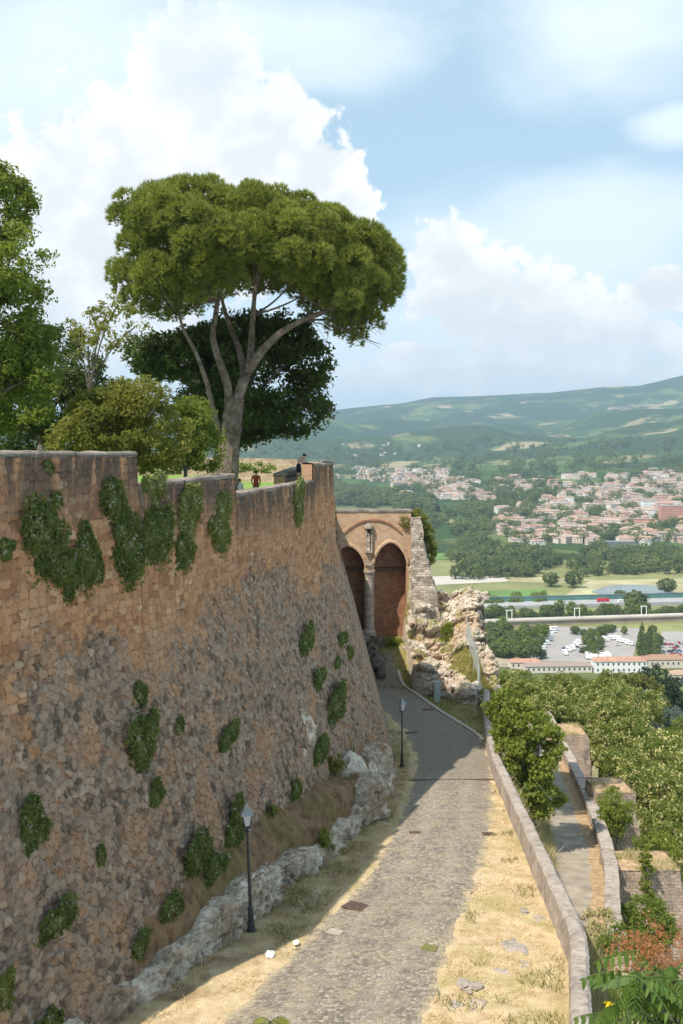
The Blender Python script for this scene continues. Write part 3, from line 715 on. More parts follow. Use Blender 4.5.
def tower(px_r, pyf, D1, D2, xl, zt, bat, label):
    xr = (px_r - 341.5) / F * D1
    n = 24; h = np.linspace(0, 1, n); H = 16
    t_ = empty('buttress_tower', ((xl + xr) / 2, (D1 + D2) / 2, zt - H), label=label, cat='tower', group='buttress towers of the lower wall')
    V = []
    for hh in h:
        b = bat * hh * H
        ring = []
        for (a, b_) in (((xl, D1 - .4 * b), (xr + b, D1 - .4 * b)), ((xr + b, D1 - .4 * b), (xr + b, D2 + .6 * b)), ((xr + b, D2 + .6 * b), (xl, D2 + .6 * b)), ((xl, D2 + .6 * b), (xl, D1 - .4 * b))):
            for q_ in np.linspace(0, 1, 14, endpoint=False): ring.append((a[0] + (b_[0] - a[0]) * q_, a[1] + (b_[1] - a[1]) * q_, zt - hh * H))
        V.append(ring)
    V = np.array(V); nz = (fbm(V * 1.1, 5, 5) - .5) * .5; V = V + nz[..., None] * np.array([1, -1, .4])
    local(MB().grid(V, close=True, flip=False).build('tower_wall', M['tower'], t_), t_)
    g_ = np.linspace(0, 1, 12); TX, TY = np.meshgrid(xl + .05 + (xr - xl - .1) * g_, D1 + .05 + (D2 - D1 - .1) * g_, indexing='ij')
    TZ = zt - .04 + (fbm(np.stack([TX * 2, TY * 2, TX * 0], -1), 3, 3) - .5) * .2
    local(MB().grid(np.stack([TX, TY, TZ], -1)).build('tower_top', M['tower_top'], t_), t_)
tower(588, 734, 90, 93.8, 20.0, -25.3, .10, 'farthest square stone buttress tower, standing tallest behind the lower road')
tower(635, 791, 66, 69.2, 16.9, -22.4, .085, 'middle stone buttress tower with a leafy bush in front of it')
tower(681.5, 868.5, 52, 54.6, 14.2, -21.7, .06, 'nearest wide stone buttress tower with ivy trailing down it')

# ------------------------------------------------------------------ the gate
gate = empty('city_gate', (3, 88, -16.5), label='old brick city gate with two tall pointed arches and a niche between them', cat='gate')
GY0 = 88.0; GTOP = -4.95
def arch_outline(x0, x1, spring, apex, base, n=14):
    xc = (x0 + x1) / 2; w = (x1 - x0) / 2; hgt = apex - spring
    L_ = [(x0, base)]
    for i in range(n + 1):
        a = i / n; L_.append((x0 + w * (1 - (1 - a) ** 1.0) * 1.0, spring + hgt * (1.0 * (1 - (1 - a) ** 1.75) ** .66)))
    Rr_ = [(x1 - (p[0] - x0), p[1]) for p in L_[::-1][1:]]
    return L_ + Rr_
ar1 = arch_outline(-.87, 2.02, -9.75, -8.05, -20); ar2 = arch_outline(2.9, 5.75, -9.6, -7.75, -20)
def facade():
    """front skin with the two arches cut out, built in vertical strips"""
    mb = MB()
    def top_of(x):
        for o_ in (ar1, ar2):
            o_ = np.array(o_)
            if o_[0, 0] <= x <= o_[-1, 0]: return np.interp(x, o_[1:-1, 0], o_[1:-1, 1])
        return None
    xs = sorted(set([-3.0, 6.15] + [p[0] for p in ar1] + [p[0] for p in ar2]))
    for a, b in zip(xs[:-1], xs[1:]):
        if b - a < 1e-6: continue
        m_ = (a + b) / 2
        lo = top_of(m_)
        za = top_of(a + 1e-6) if lo is not None else -20; zb_ = top_of(b - 1e-6) if lo is not None else -20
        mb.add([[a, GY0, za], [b, GY0, zb_], [b, GY0, GTOP], [a, GY0, GTOP]], [np.array([[0, 1, 2, 3]])])
    mb.add([[-3, GY0, GTOP], [6.15, GY0, GTOP], [6.15, 91, GTOP], [-3, 91, GTOP]], [np.array([[0, 1, 2, 3]])])
    mb.add([[6.15, GY0, GTOP], [6.15, GY0, -20], [6.15, 91, -20], [6.15, 91, GTOP]], [np.array([[0, 1, 2, 3]])])
    mb.add([[-3, 91, GTOP], [6.15, 91, GTOP], [6.15, 91, -30], [-3, 91, -30]], [np.array([[0, 1, 2, 3]])])
    return mb
local(facade().build('facade', M['gate'], gate), gate)
for o_, nm in ((ar1, 'left'), (ar2, 'right')):
    o_ = np.array(o_); P = np.stack([np.stack([o_[:, 0], np.full(len(o_), yy_), o_[:, 1]], -1) for yy_ in (GY0, GY0 + 1.9)], 1)
    local(MB().grid(P, flip=True).build('arch_reveal', M['gate_in'], gate), gate)
    x0, x1 = o_[0, 0], o_[-1, 0]
    mb = MB(); mb.add([[x0, GY0 + 1.9, -20], [x1, GY0 + 1.9, -20], [x1, GY0 + 1.9, -7], [x0, GY0 + 1.9, -7]], [np.array([[0, 1, 2, 3]])])
    local(mb.build('recess_wall', M['gate_in'], gate), gate)
    mb = MB(); zb_ = -10.25; mb.box(((x0 + x1) / 2, GY0 + 1.55, zb_), (x1 - x0 - .02, .5, .22)); local(mb.build('beam', M['iron'], gate), gate)
    # moulding round the arch
    oo = o_[1:-1]; c = np.array([(x0 + x1) / 2, -9.3]); out = nrmz(oo - c)
    P = np.stack([np.stack([oo[:, 0] + out[:, 0] * a, np.full(len(oo), GY0 + b), oo[:, 1] + out[:, 1] * a], -1) for a, b in ((.0, .02), (.0, -.13), (.17, -.15), (.27, -.08), (.28, .01))], 1)
    local(MB().grid(P, flip=True).build('arch_moulding', M['gate'], gate), gate)
# relieving arch across both
s = np.linspace(0, 1, 40); ox = .2 + (5.35 - .2) * s; oz = -6.95 + 1.22 * (1 - np.abs(2 * s - 1) ** 2.1)
P = np.stack([np.stack([ox, np.full(40, GY0 + b), oz + a], -1) for a, b in ((-.1, 0), (-.1, -.09), (.08, -.11), (.12, 0))], 1)
local(MB().grid(P, flip=False).build('relieving_arch', M['gate_in'], gate), gate)
# pier with half column, base and capital
mb = MB(); zc = np.array([-15.9, -15.6, -15.5, -15.3, -10.6, -10.5, -10.35, -10.2]); rc = np.array([.62, .62, .52, .41, .385, .44, .52, .52])
mb.tube(np.stack([np.full(8, 2.46), np.full(8, GY0 - .02), zc], -1), rc, 20)
local(mb.build('column', M['gate_grey'], gate, smooth=False), gate)
mb = MB(); mb.box((2.46, GY0 - .05, -17.6), (1.5, 1.1, 3.6), taper=.82); local(mb.build('pier_base', M['gate_grey'], gate), gate)
# niche with weathered statue
mb = MB()
mb.box((2.42, GY0 - .13, -9.55), (.62, .26, .34)); mb.box((2.42, GY0 - .19, -8.55), (.7, .38, .16)); mb.box((2.2, GY0 - .11, -7.45), (.16, .22, 2.0)); mb.box((2.66, GY0 - .11, -7.45), (.14, .22, 2.0))
mb.tube([(2.42, GY0 - .1, -6.45), (2.42, GY0 - .12, -6.25), (2.42, GY0 - .1, -6.0)], [.42, .4, .1], 12)
local(mb.build('niche_frame', M['gate_grey'], gate), gate)
mb = MB(); mb.box((2.42, GY0 - .012, -7.45), (.34, .02, 1.95)); local(mb.build('niche_back', M['iron'], gate), gate)
mb = MB(); mb.tube([(2.42, GY0 - .16, -8.45), (2.42, GY0 - .16, -8.1), (2.42, GY0 - .17, -7.55), (2.42, GY0 - .15, -7.25), (2.42, GY0 - .15, -7.15), (2.42, GY0 - .15, -7.0), (2.42, GY0 - .15, -6.85)], [.15, .15, .13, .14, .06, .1, .04], 10)
local(mb.build('statue', M['gate_grey'], gate, smooth=True), gate)
mb = MB(); n = 40; xs = np.linspace(-3.05, 6.25, n); w = (fbm(np.stack([xs * 2, xs * 0, xs * 0], -1), 3, 8) - .5) * .1
P = np.stack([np.stack([xs, np.full(n, yq), GTOP + b + w], -1) for yq, b in ((GY0 - .06, -.1), (GY0 - .06, .07), (89.5, .1), (91.05, .06))], 1)
local(mb.grid(P, flip=False).build('coping', M['coping'], gate), gate)
# battered grey corner buttress
V = []
for z_, x0, x1, yf in ((-5.5, 6.17, 7.0, 87.5), (-7.2, 6.17, 7.15, 87.35), (-9.4, 6.17, 7.55, 87.1), (-12, 6.17, 8.3, 86.7), (-19, 6.17, 9.2, 86)):
    ring = []
    for (a, b) in (((x0, yf), (x1, yf)), ((x1, yf), (x1, 90)), ((x1, 90), (x0, 90)), ((x0, 90), (x0, yf))):
        for q_ in np.linspace(0, 1, 10, endpoint=False): ring.append((a[0] + (b[0] - a[0]) * q_, a[1] + (b[1] - a[1]) * q_, z_))
    V.append(ring)
V = np.array(V); hh = np.linspace(0, 4, 40); V = np.stack([np.stack([np.interp(hh, range(5), V[:, i, k]) for k in range(3)], -1) for i in range(V.shape[1])], 1)
V = V + ((fbm(V * 1.6, 5, 5) - .5) * .6)[..., None] * np.array([1, -1, .2])
mb = MB().grid(V, close=True, flip=False); mb.add(V[0], [np.arange(V.shape[1])[None]])
local(mb.build('corner_buttress', M['gate_grey'], gate), gate)
# dark rubble under the pier
mb = MB()
for i in range(16):
    px = random.uniform(362, 384); py = random.uniform(640, 672); D = 87.2 - (py - 640) * .13
    p = at(px, py, D); boulder(mb, (p[0], D, ground(p[0], D) + random.uniform(-.1, .5)), random.uniform(.3, .75), 200 + i, sub=10)
tag(mb.build('rubble_heap', M['dark_rock']), 'dark heap of rubble under the column of the city gate', 'rock')

# ------------------------------------------------------------------ outcrop right of the gate
crest = [at(*q) for q in ((409, 556, 88.2), (418, 560, 88.2), (428, 574, 88.6), (438, 590, 89), (448, 597, 89), (458, 590, 89), (472, 586, 88), (481, 594, 87), (484, 618, 86), (487, 640, 84), (492, 652, 82), (497, 668, 80.5), (501, 690, 79), (502, 700, 78))]
foot = [at(*q) for q in ((403, 640, 88), (408, 664, 84.5), (414, 686, 81), (424, 688, 79.5), (434, 688, 79), (444, 688, 78.6), (454, 688, 78), (462, 694, 77), (470, 696, 76.5), (476, 696, 76.3), (482, 697, 76), (486, 700, 75.6), (490, 704, 75.2), (494, 712, 75))]
crest = np.array(crest); foot = np.array(foot)
n, m = 200, 150
si = np.linspace(0, 13, n)
cr_ = np.stack([np.interp(si, range(14), crest[:, k]) for k in range(3)], -1); ft = np.stack([np.interp(si, range(14), foot[:, k]) for k in range(3)], -1)
ft[:, 2] = ground(ft[:, 0], ft[:, 1]) - .5
w = np.linspace(0, 1, m)
# stepped slope: a lower cliff, a grassy shelf and an upper cliff
wz = np.interp(w, [0, .2, .32, .5, .62, .85, 1], [0, .27, .33, .44, .66, .93, 1]); wy = np.interp(w, [0, .2, .32, .5, .62, .85, 1], [0, .06, .25, .56, .66, .84, 1])
Q = np.stack([ft[:, None, 0] + (cr_ - ft)[:, None, 0] * wy[None], ft[:, None, 1] + (cr_ - ft)[:, None, 1] * wy[None], ft[:, None, 2] + (cr_ - ft)[:, None, 2] * wz[None]], -1)
nq = fbm(Q * .75, 5, 61, .6) - .5; f1, f2, cc = voro2(Q[..., 0] / 1.5 + nq * 1.4, Q[..., 2] / .85 + Q[..., 1] * .3 + nq * 1.2, 62, .95)
g1, g2, c3 = voro2(Q[..., 0] / .5 + nq * 1.2, Q[..., 2] / .38 + Q[..., 1] * .5, 63, .95)
d = nq * 1.4 + (cc - .5) * .8 + np.minimum(f2 - f1, .2) * 1.3 - .3 + (c3 - .5) * .18 + np.minimum(g2 - g1, .15) * .35
shelf = np.interp(w, [0, .24, .3, .48, .55, 1], [0, 0, 1, 1, 0, 0])[None] * sstep(4.5, 6.5, si)[:, None]
d = .4 * d + .6 * np.round((d + .12 * np.sin(Q[..., 2] * 5)) / .24) * .24
d = d * (1 - .75 * shelf) * np.clip(si / 1.0, .35, 1)[:, None]
Q = Q + np.stack([d * .15, -d * .8, d * .6], -1)
grass = np.clip(shelf * 1.1 + .9 * sstep(.5, .62, fbm(Q * .9, 4, 71)) * sstep(.1, .4, w)[None] * (np.gradient(Q[..., 2], axis=1) < .12), 0, 1)
back = Q[:, -1:, :] + np.array([1.5, 4, -22.]); Q2 = np.concatenate([Q, back], 1)
mb = MB().grid(Q2, flip=False)
gatt = np.concatenate([grass, np.zeros((n, 1))], 1)
gv = [gatt.ravel()]
nb = mb.n
for i in range(12):
    a = random.uniform(.3, 13) ; b = random.choice((random.uniform(.55, 1.0), random.uniform(0.02, .3)))
    p = Q[int(a / 13 * (n - 1)), int(b * (m - 1))]; boulder(mb, p + (0, .15, -.1), random.uniform(.2, .62), 300 + i, sub=11, rough=.95, flat=(1.15, .8, .7))
gv.append(np.zeros(mb.n - nb))
o = mb.build('rocky_outcrop', M['outcrop'], smooth=False, grass=np.concatenate(gv))
tag(o, 'big pale craggy rock outcrop with grassy shelf right of the gate', 'rock')

# green wire fence on the outcrop, sign-like cabinet at its foot
fr = empty('wire_fence', at(479, 690, 78.5), label='pale green wire fence climbing the rocky outcrop', cat='fence')
fp = [at(480, 692, 77.6), at(478, 677, 78.6), at(474, 663, 79.8), at(470, 650, 81.2), at(467, 638, 82.6)]
HF = 1.75
for p in fp:
    mb = MB(); mb.tube([p + (0, 0, -.6), p + (0, 0, HF)], .04, 6); local(mb.build('post', M['fence'], fr), fr)
mb = MB()
for a, b in zip(fp[:-1], fp[1:]):
    for k in range(8): z_ = .15 + k * .22; mb.tube([a + (0, 0, z_), b + (0, 0, z_)], .008, 4)
    for k in range(12): p = a + (b - a) * k / 12; mb.tube([p + (0, 0, .1), p + (0, 0, HF)], .007, 4)
local(mb.build('wire_mesh', M['fence'], fr), fr)
p = at(437, 690, 77.8); zc = float(ground(p[0], p[1]))
cb = empty('utility_cabinet', (p[0], p[1], zc), label='narrow grey utility cabinet standing against the foot of the outcrop', cat='cabinet')
mb = MB(); mb.box((0, 0, .85), (.46, .34, 1.5)); mb.build('housing', M['cabinet'], cb)
mb = MB(); mb.box((0, -.18, .85), (.38, .02, 1.36)); mb.box((.14, -.2, .9), (.03, .03, .14)); mb.build('door', M['fence'], cb)
mb = MB(); mb.box((0, 0, .05), (.54, .42, .14)); mb.build('plinth', M['rail'], cb)

# ------------------------------------------------------------------ street lamps
def make_lamp(h):
    t_ = empty('street_lamp')
    mb = MB(); mb.tube([(0, 0, 0), (0, 0, .06), (0, 0, .07), (0, 0, .3), (0, 0, .34), (0, 0, .72), (0, 0, .76), (0, 0, .8)], [.17, .17, .12, .105, .09, .085, .105, .05], 16); mb.build('base', M['lamp_paint'], t_)
    mb = MB(); mb.tube([(0, 0, .78), (0, 0, 1.6), (0, 0, h - .95), (0, 0, h - .93), (0, 0, h - .88), (0, 0, h - .86), (0, 0, h - .74)], [.058, .052, .042, .065, .065, .04, .035], 14); mb.build('pole', M['lamp_paint'], t_)
    ln = MB(); zb_ = h - .74
    for k in range(4):
        a = math.pi / 4 + k * math.pi / 2
        ln.tube([(.10 * math.cos(a), .10 * math.sin(a), zb_), (.21 * math.cos(a), .21 * math.sin(a), zb_ + .42)], .013, 6)
    ln.box((0, 0, zb_ - .01), (.2, .2, .05))
    l_ = ln.build('lantern', M['lamp_paint'], t_)
    gl = G('lamp_glass'); gm = gl.principled(lin(.55, .58, .58), .25, None, .5); 
    V = np.array([[s1 * r_, s2 * r_, z_] for z_, r_ in ((zb_ + .03, .068), (zb_ + .41, .142)) for s1, s2 in ((-1, -1), (1, -1), (1, 1), (-1, 1))])
    g_ = MB(); g_.add(V, [np.array([[0, 1, 5, 4], [1, 2, 6, 5], [2, 3, 7, 6], [3, 0, 4, 7]])]); g_.build('glass', gm, l_)
    c_ = MB(); th = np.arange(4) * math.pi / 2 + math.pi / 4
    P = np.array([[[r_ * math.cos(a), r_ * math.sin(a), z_] for a in th] for r_, z_ in ((.18, zb_ + .41), (.29, zb_ + .40), (.275, zb_ + .44), (.14, zb_ + .57), (.10, zb_ + .61), (.09, zb_ + .68), (.03, zb_ + .72), (.02, zb_ + .80), (.0, zb_ + .83))])
    c_.grid(P, close=True, flip=True); c_.build('cap', M['lamp_cap'], t_)
    return t_
lamp = make_lamp(4.05)
p = hit(251.5, 932, ground, 24, 60); p = p if p is not None else at(251, 932, 31.5)
lamp.location = p; lamp.rotation_euler = (0, R(-2.3), R(12))
tag(lamp, 'nearer street lamp, leaning slightly in front of the limestone ledge', 'street lamp', 'street lamps along the road')
l2 = copy_tree(lamp); p = hit(402, 767.5, ground, 40, 80); l2.location = p; l2.rotation_euler = (0, 0, R(30))
l2.scale = (1, 1, 1.0)
tag(l2, 'farther street lamp on the shaded bend before the gate', 'street lamp', 'street lamps along the road')

# ------------------------------------------------------------------ small things on the road
def cover(px, py, w_, l_, rz, label, mat, cat='manhole cover', name='manhole_cover'):
    y = (11.03 + 0) / ((py - HZ) / F - .125) if py > 745 else 19.3 / ((py - HZ) / F)
    x = (px - 341.5) / F * y; z = float(zr(y)) + .022
    t_ = MB(); n_ = 5
    t_.box((x, y, z), (w_, l_, .03), rz=rz, tilt=-.124 if y < 64 else 0)
    for k in range(n_):
        q_ = (k + .5) / n_ - .5; t_.box((x + q_ * w_ * .85 * math.cos(rz), y + q_ * w_ * .85 * math.sin(rz), z + .012), (w_ * .08, l_ * .84, .025), rz=rz, tilt=-.124 if y < 64 else 0)
    tag(t_.build(name, mat), label, cat)
cover(357, 907, .85, .75, -.5, 'rust brown square cover at the left edge of the cobbles', M['iron'])
cover(335, 932.5, .45, .4, -.4, 'small straw coloured cover near the left verge, in front of the rusty one', M['curb'])
cover(429.5, 948.5, .45, .45, -.3, 'mossy yellow green drain grate in the middle of the near road', M['moss'], 'drain', 'drain_grate')
cover(415, 833, .5, .35, 0, 'dark drain grate left of centre on the sunlit road', M['iron'], 'drain', 'drain_grate')
cover(488, 834, .5, .4, .1, 'dark drain grate at the right edge of the sunlit road', M['iron'], 'drain', 'drain_grate')
cover(453, 780, 4.9, .28, .02, 'long drain channel across the road at the edge of the shade', M['iron'], 'drain', 'drain_channel')
cover(412, 734, .95, .5, .1, 'wide dark grate in the shaded road beside the far lamp', M['iron'], 'drain', 'drain_grate')
cover(428, 710, .9, .6, .2, 'dark grate near the pale curb on the shaded bend', M['iron'], 'drain', 'drain_grate')
def scrap(px, py, r, label):
    y = (11.03) / ((py - HZ) / F - .125); x = (px - 341.5) / F * y
    n_ = 9; g_ = np.linspace(-1, 1, n_); GX_, GY_ = np.meshgrid(g_, g_, indexing='ij')
    GZ_ = (fbm(np.stack([GX_ * 1.6 + px, GY_ * 1.6, GX_ * 0], -1), 3, int(px)) - .3) * .3
    P = np.stack([x + GX_ * r * .8 * (1 - .3 * GY_ ** 2), y + GY_ * r * 1.3, float(zr(y)) + .08 + GZ_ * r], -1)
    tag(MB().grid(P).build('paper_scrap', M['paper']), label, 'litter')
scrap(270, 957, .16, 'crumpled white paper on the left verge, larger of the two')
scrap(296, 945, .11, 'small flat white paper scrap on the verge nearer the cobbles')
# bare stone in the right verge
for i, (px, py, r, lb) in enumerate(((512, 960, .5, 'flat grey stone worn bare in the dry verge, the larger patch'), (526, 922, .42, 'flat grey stone in the dry verge, higher up the slope of grass'), (470, 1003, .4, 'pale stone half buried in straw beside the near road edge'))):
    y = 11.03 / ((py - HZ) / F - .125); x = (px - 341.5) / F * y; mb = MB()
    for k in range(11): boulder(mb, (x + random.uniform(-.5, .5), y + random.uniform(-1.1, 1.1), float(zr(y)) - .04), r * random.uniform(.15, .6), 400 + i * 19 + k, sub=12, rough=.9, flat=(1, 1.3, .28))
    tag(mb.build('bare_stone', M['parapet']), lb, 'stone')

# ------------------------------------------------------------------ foliage builders
def kites(c, nrm, L_, W_, bend=.12):
    n_ = len(c); t_ = nrmz(np.cross(nrm, rng.normal(size=(n_, 3)))); b = np.cross(nrm, t_)
    L_ = np.broadcast_to(L_, (n_,))[:, None]; W_ = np.broadcast_to(W_, (n_,))[:, None]
    V = np.stack([c - t_ * L_ / 2, c + b * W_ / 2 - nrm * L_ * bend - t_ * L_ * .1, c + t_ * L_ / 2, c - b * W_ / 2 - nrm * L_ * bend - t_ * L_ * .1], 1)
    return V.reshape(-1, 3), np.arange(n_ * 4).reshape(-1, 4)
def sphdir(n_): return nrmz(rng.normal(size=(n_, 3)))
def clumps_in(lobes, per_m2, cr_):
    """clump centres over the lobes (x,y,z,rx,ry,rz) of a crown"""
    out = []
    for (x, y, z, a, b, c) in lobes:
        area = 4 * math.pi * ((a * b) ** 1.6 + (a * c) ** 1.6 + (b * c) ** 1.6) ** (1 / 1.6) / 3 ** (1 / 1.6)
        k = max(6, int(area * per_m2)); d = sphdir(k); rad = .62 + .38 * rng.random((k, 1)) ** .6
        out.append(np.array([x, y, z]) + d * rad * np.array([a, b, c]))
    return np.concatenate(out)
def leaf_mesh(cl, cr_, per, size, asp=.5, upb=.25, squash=.75, mb=None, mi=0):
    n_ = len(cl); d = sphdir(n_ * per); rad = cr_ * (rng.random((n_ * per, 1)) ** .45) * np.repeat(.7 + .6 * rng.random((n_, 1)), per, 0)
    c = np.repeat(cl, per, 0) + d * rad * np.array([1, 1, squash])
    nr_ = nrmz(d + rng.normal(size=d.shape) * .7 + np.array([0, 0, upb]))
    s_ = size * (.65 + .7 * rng.random(n_ * per))
    V, Fq = kites(c, nr_, s_, s_ * asp)
    return (mb or MB()).add(V, [Fq], mi)
def bez(p0, p1, p2, p3, n_=14):
    t_ = np.linspace(0, 1, n_)[:, None]; p0, p1, p2, p3 = map(np.array, (p0, p1, p2, p3))
    return (1 - t_) ** 3 * p0 + 3 * (1 - t_) ** 2 * t_ * p1 + 3 * (1 - t_) * t_ ** 2 * p2 + t_ ** 3 * p3
def tree(name, base, lobes, leaf, bark, label, cat='tree', group=None, per_m2=1.6, cr_=.55, per=36, size=.16, trunk_r=.22, asp=.5, upb=.25, limbs=None, sub=True):
    """tapered trunk with limbs into each lobe and a crown of leaf clumps"""
    base = np.array(base, float); t_ = empty(name, base, label=label, cat=cat, group=group)
    lo = np.array(lobes, float) - np.array([*base, 0, 0, 0])
    c = lo[:, :3].mean(0)
    mb = MB(); fork = np.array([c[0] * .25, c[1] * .25, max(.5, lo[:, 2].min() * .75)])
    mb.tube(bez((0, 0, -.4), (0, 0, fork[2] * .4), fork * (.8, .8, .8), fork), np.linspace(trunk_r * 1.25, trunk_r * .8, 14), 9, wob=.15)
    for l_ in lo:
        e = l_[:3] + np.array([0, 0, l_[5] * .3])
        mb.tube(bez(fork - (0, 0, .2), fork + (e - fork) * (.25, .25, .5), fork + (e - fork) * (.6, .6, .8), e, 10), np.linspace(trunk_r * .6, .03, 10), 6, wob=.2)
    mb.build('trunk', bark, t_)
    cl = clumps_in(lo, per_m2, cr_)
    if sub: cl = cl[fbm(cl * (.9 / max(cr_, .3)) * .5, 2, 13) > .36]
    leaf_mesh(cl, cr_, per, size, asp, upb).build('crown', leaf, t_)
    return t_

# ------------------------------------------------------------------ umbrella pine
D = 57.
TOP = [(108, 262), (113, 238), (120, 214), (140, 194), (165, 180), (195, 178), (235, 183), (270, 188), (305, 196), (340, 208), (365, 220), (385, 234), (400, 252), (408, 280)]
BOT = [(108, 262), (116, 272), (130, 296), (155, 314), (190, 318), (215, 300), (245, 292), (270, 292), (300, 302), (325, 325), (345, 340), (370, 330), (392, 305), (408, 280)]
base = at(229, 478, D); base[2] = -2.4
pine = empty('umbrella_pine', base, label='tall umbrella pine with a broad flat domed crown above the wall', cat='tree')
puffs = []
tries = 0
while len(puffs) < 900 and tries < 40000:
    tries += 1
    px = random.uniform(131, 393); tdep = random.uniform(-1, 1)
    k = math.sqrt(max(0, 1 - tdep * tdep))
    cxp = 258; w_ = (px - cxp) / 148.
    if abs(w_) > k: continue
    e = math.sqrt(max(.02, 1 - tdep ** 2 * .9))
    pxx = cxp + w_ / max(k, .35) * 148 if False else px
    top = np.interp(pxx, *np.array(TOP).T); bot = np.interp(pxx, *np.array(BOT).T)
    mid = top + (bot - top) * .66
    top2 = mid - (mid - top) * e; bot2 = mid + (bot - mid) * (.5 + .5 * e)
    rim = max(abs(tdep), abs(w_)) ** 2
    r = random.uniform(10.5, 20)
    # upper skin mostly; near the rim the whole side
    f = random.random() ** 1.9 if random.random() < .8 else random.random()
    y_ = top2 + r * .9 + max(0, bot2 - top2 - r * 1.7) * f
    if f > .55 and rim < .22 and random.random() < .5: continue
    puffs.append(np.array([*(at(px, y_, D) + (0, tdep * 6.6, 0)), r * D / F]))
puffs = np.array(puffs)
keep = []
for i, p in enumerate(puffs):
    if all(np.linalg.norm(p[:3] - puffs[j][:3]) > .56 * (p[3] + puffs[j][3]) for j in keep[-400:]): keep.append(i)
puffs = puffs[keep]
# side puff that hangs in front of the trunk and the drooping right end
extra = [(222, 283, -5, 19), (236, 277, -4.8, 15), (210, 290, -4.6, 13), (126, 288, -.5, 13), (140, 300, -1.5, 14), (156, 305, -2.5, 14), (172, 308, -2, 12), (190, 304, -3, 14), (135, 280, -2.5, 15), (165, 292, -3.5, 16), (205, 270, -4.5, 16), (150, 312, 0, 10), (196, 314, -1, 9), (118, 268, 0, 12),
 (300, 286, -4, 15), (318, 296, -3, 15), (335, 308, -2, 15), (352, 318, -1, 15), (345, 332, 0, 12), (366, 318, -1.5, 14), (380, 304, -1, 14), (391, 288, 0, 13), (372, 292, -3, 16), (350, 296, -4, 16), (330, 284, -4.6, 16), (360, 333, 1, 9), (395, 268, 0, 11), (388, 252, 0, 13), (280, 276, -4.8, 14), (262, 270, -5, 13), (134, 303, -1.5, 10), (147, 314, -2, 11), (163, 318, -1, 10), (182, 321, -2, 9), (160, 300, -3.5, 14), (206, 308, -4, 11), (246, 296, -4.5, 11), (232, 305, -4.6, 9), (176, 296, -4.2, 14), (121, 280, -1, 11), (356, 342, 0, 8), (374, 326, -1, 11), (336, 322, -1.5, 11)]
puffs = np.concatenate([puffs, [[*(at(a, b, D) + (0, c, 0)), d_ * D / F] for a, b, c, d_ in extra]])
cs = []; ds = []
for p in puffs:
    nt = int(250 * (p[3] / .9) ** 2); d = sphdir(nt); d = d[d[:, 2] > -.45 - .3 * rng.random(len(d))]
    cs.append(p[:3] + d * p[3] * (.70 + .22 * rng.random((len(d), 1))) * np.array([1, 1, .85])); ds.append(nrmz(d + np.array([0, 0, .55])))
cs = np.concatenate(cs); ds = np.concatenate(ds); K = 9; n = len(cs)
dd = nrmz(np.repeat(ds, K, 0) + rng.normal(size=(n * K, 3)) * .42); c0 = np.repeat(cs, K, 0)
ln = .27 * (.7 + .6 * rng.random((n * K, 1))); sd = nrmz(np.cross(dd, rng.normal(size=dd.shape))) * .025
V = np.stack([c0 - sd, c0 + sd, c0 + dd * ln], 1).reshape(-1, 3) - base
MB().add(V, [np.arange(len(V)).reshape(-1, 3)]).build('crown', M['pine'], pine)
mb = MB()
def pl(pts, r0, r1, dy=None, seg=9):
    P = np.array([at(a, b, D + (dy[i] if dy else 0)) for i, (a, b) in enumerate(pts)]) - base
    s_ = np.linspace(0, len(P) - 1, len(P) * 5); 
    Q_ = np.stack([np.interp(s_, range(len(P)), P[:, k]) for k in range(3)], -1)
    for _ in range(3): Q_[1:-1] = (Q_[:-2] + Q_[1:-1] * 2 + Q_[2:]) / 4
    mb.tube(Q_, np.linspace(r0, r1, len(Q_)), seg, wob=.14)
pl([(227, 485), (228, 455), (231, 430), (234, 408), (236, 398)], .66, .50, seg=14)
pl([(236, 402), (247, 372), (262, 350), (282, 331), (306, 318), (335, 308)], .33, .10, [0, 0, -.4, -1, -1.4, -2])
pl([(230, 412), (228, 385), (217, 355), (212, 335), (216, 312), (219, 290)], .28, .11, [0, -.2, -.6, -.8, -1, -1])
pl([(222, 440), (212, 405), (206, 380), (196, 352), (184, 332), (176, 305)], .17, .07, [0, -.3, -.8, -1.2, -1.6, -2])
pl([(236, 400), (245, 372), (238, 345), (228, 322), (222, 300)], .25, .10, [0, .4, .8, 1, 1])
pl([(240, 392), (250, 360), (252, 330), (254, 300), (258, 270)], .25, .09, [0, .3, .4, .3, 0])
for i in range(26):
    s0 = random.choice([(222, 300, -1), (254, 295, .3), (300, 320, -1.3), (180, 315, -1.6), (218, 300, -1), (330, 309, -2), (250, 315, .4)])
    a = at(s0[0], s0[1], D + s0[2]) - base
    nearp = [q_ for q_ in puffs if 1.2 < np.linalg.norm(q_[:3] - base - a) < 4.5]
    if not nearp: continue
    p = random.choice(nearp); e = p[:3] - base - (0, 0, p[3] * .3)
    mb.tube(bez(a, a + (e - a) * (.4, .4, .15), a + (e - a) * (.8, .8, .6), e, 10), np.linspace(.075, .03, 10), 6)
for i in range(26):       # bare twigs under the drooping right end
    a = at(random.uniform(300, 345), random.uniform(305, 322), D + random.uniform(-2, 1)) - base; e = at(random.uniform(325, 385), random.uniform(318, 350), D + random.uniform(-2, 1)) - base
    mb.tube(bez(a, a + (e - a) * .3 + (0, 0, .2), a + (e - a) * .7, e, 7), np.linspace(.022, .01, 7), 4)
mb.build('trunk', M['bark_pine'], pine)

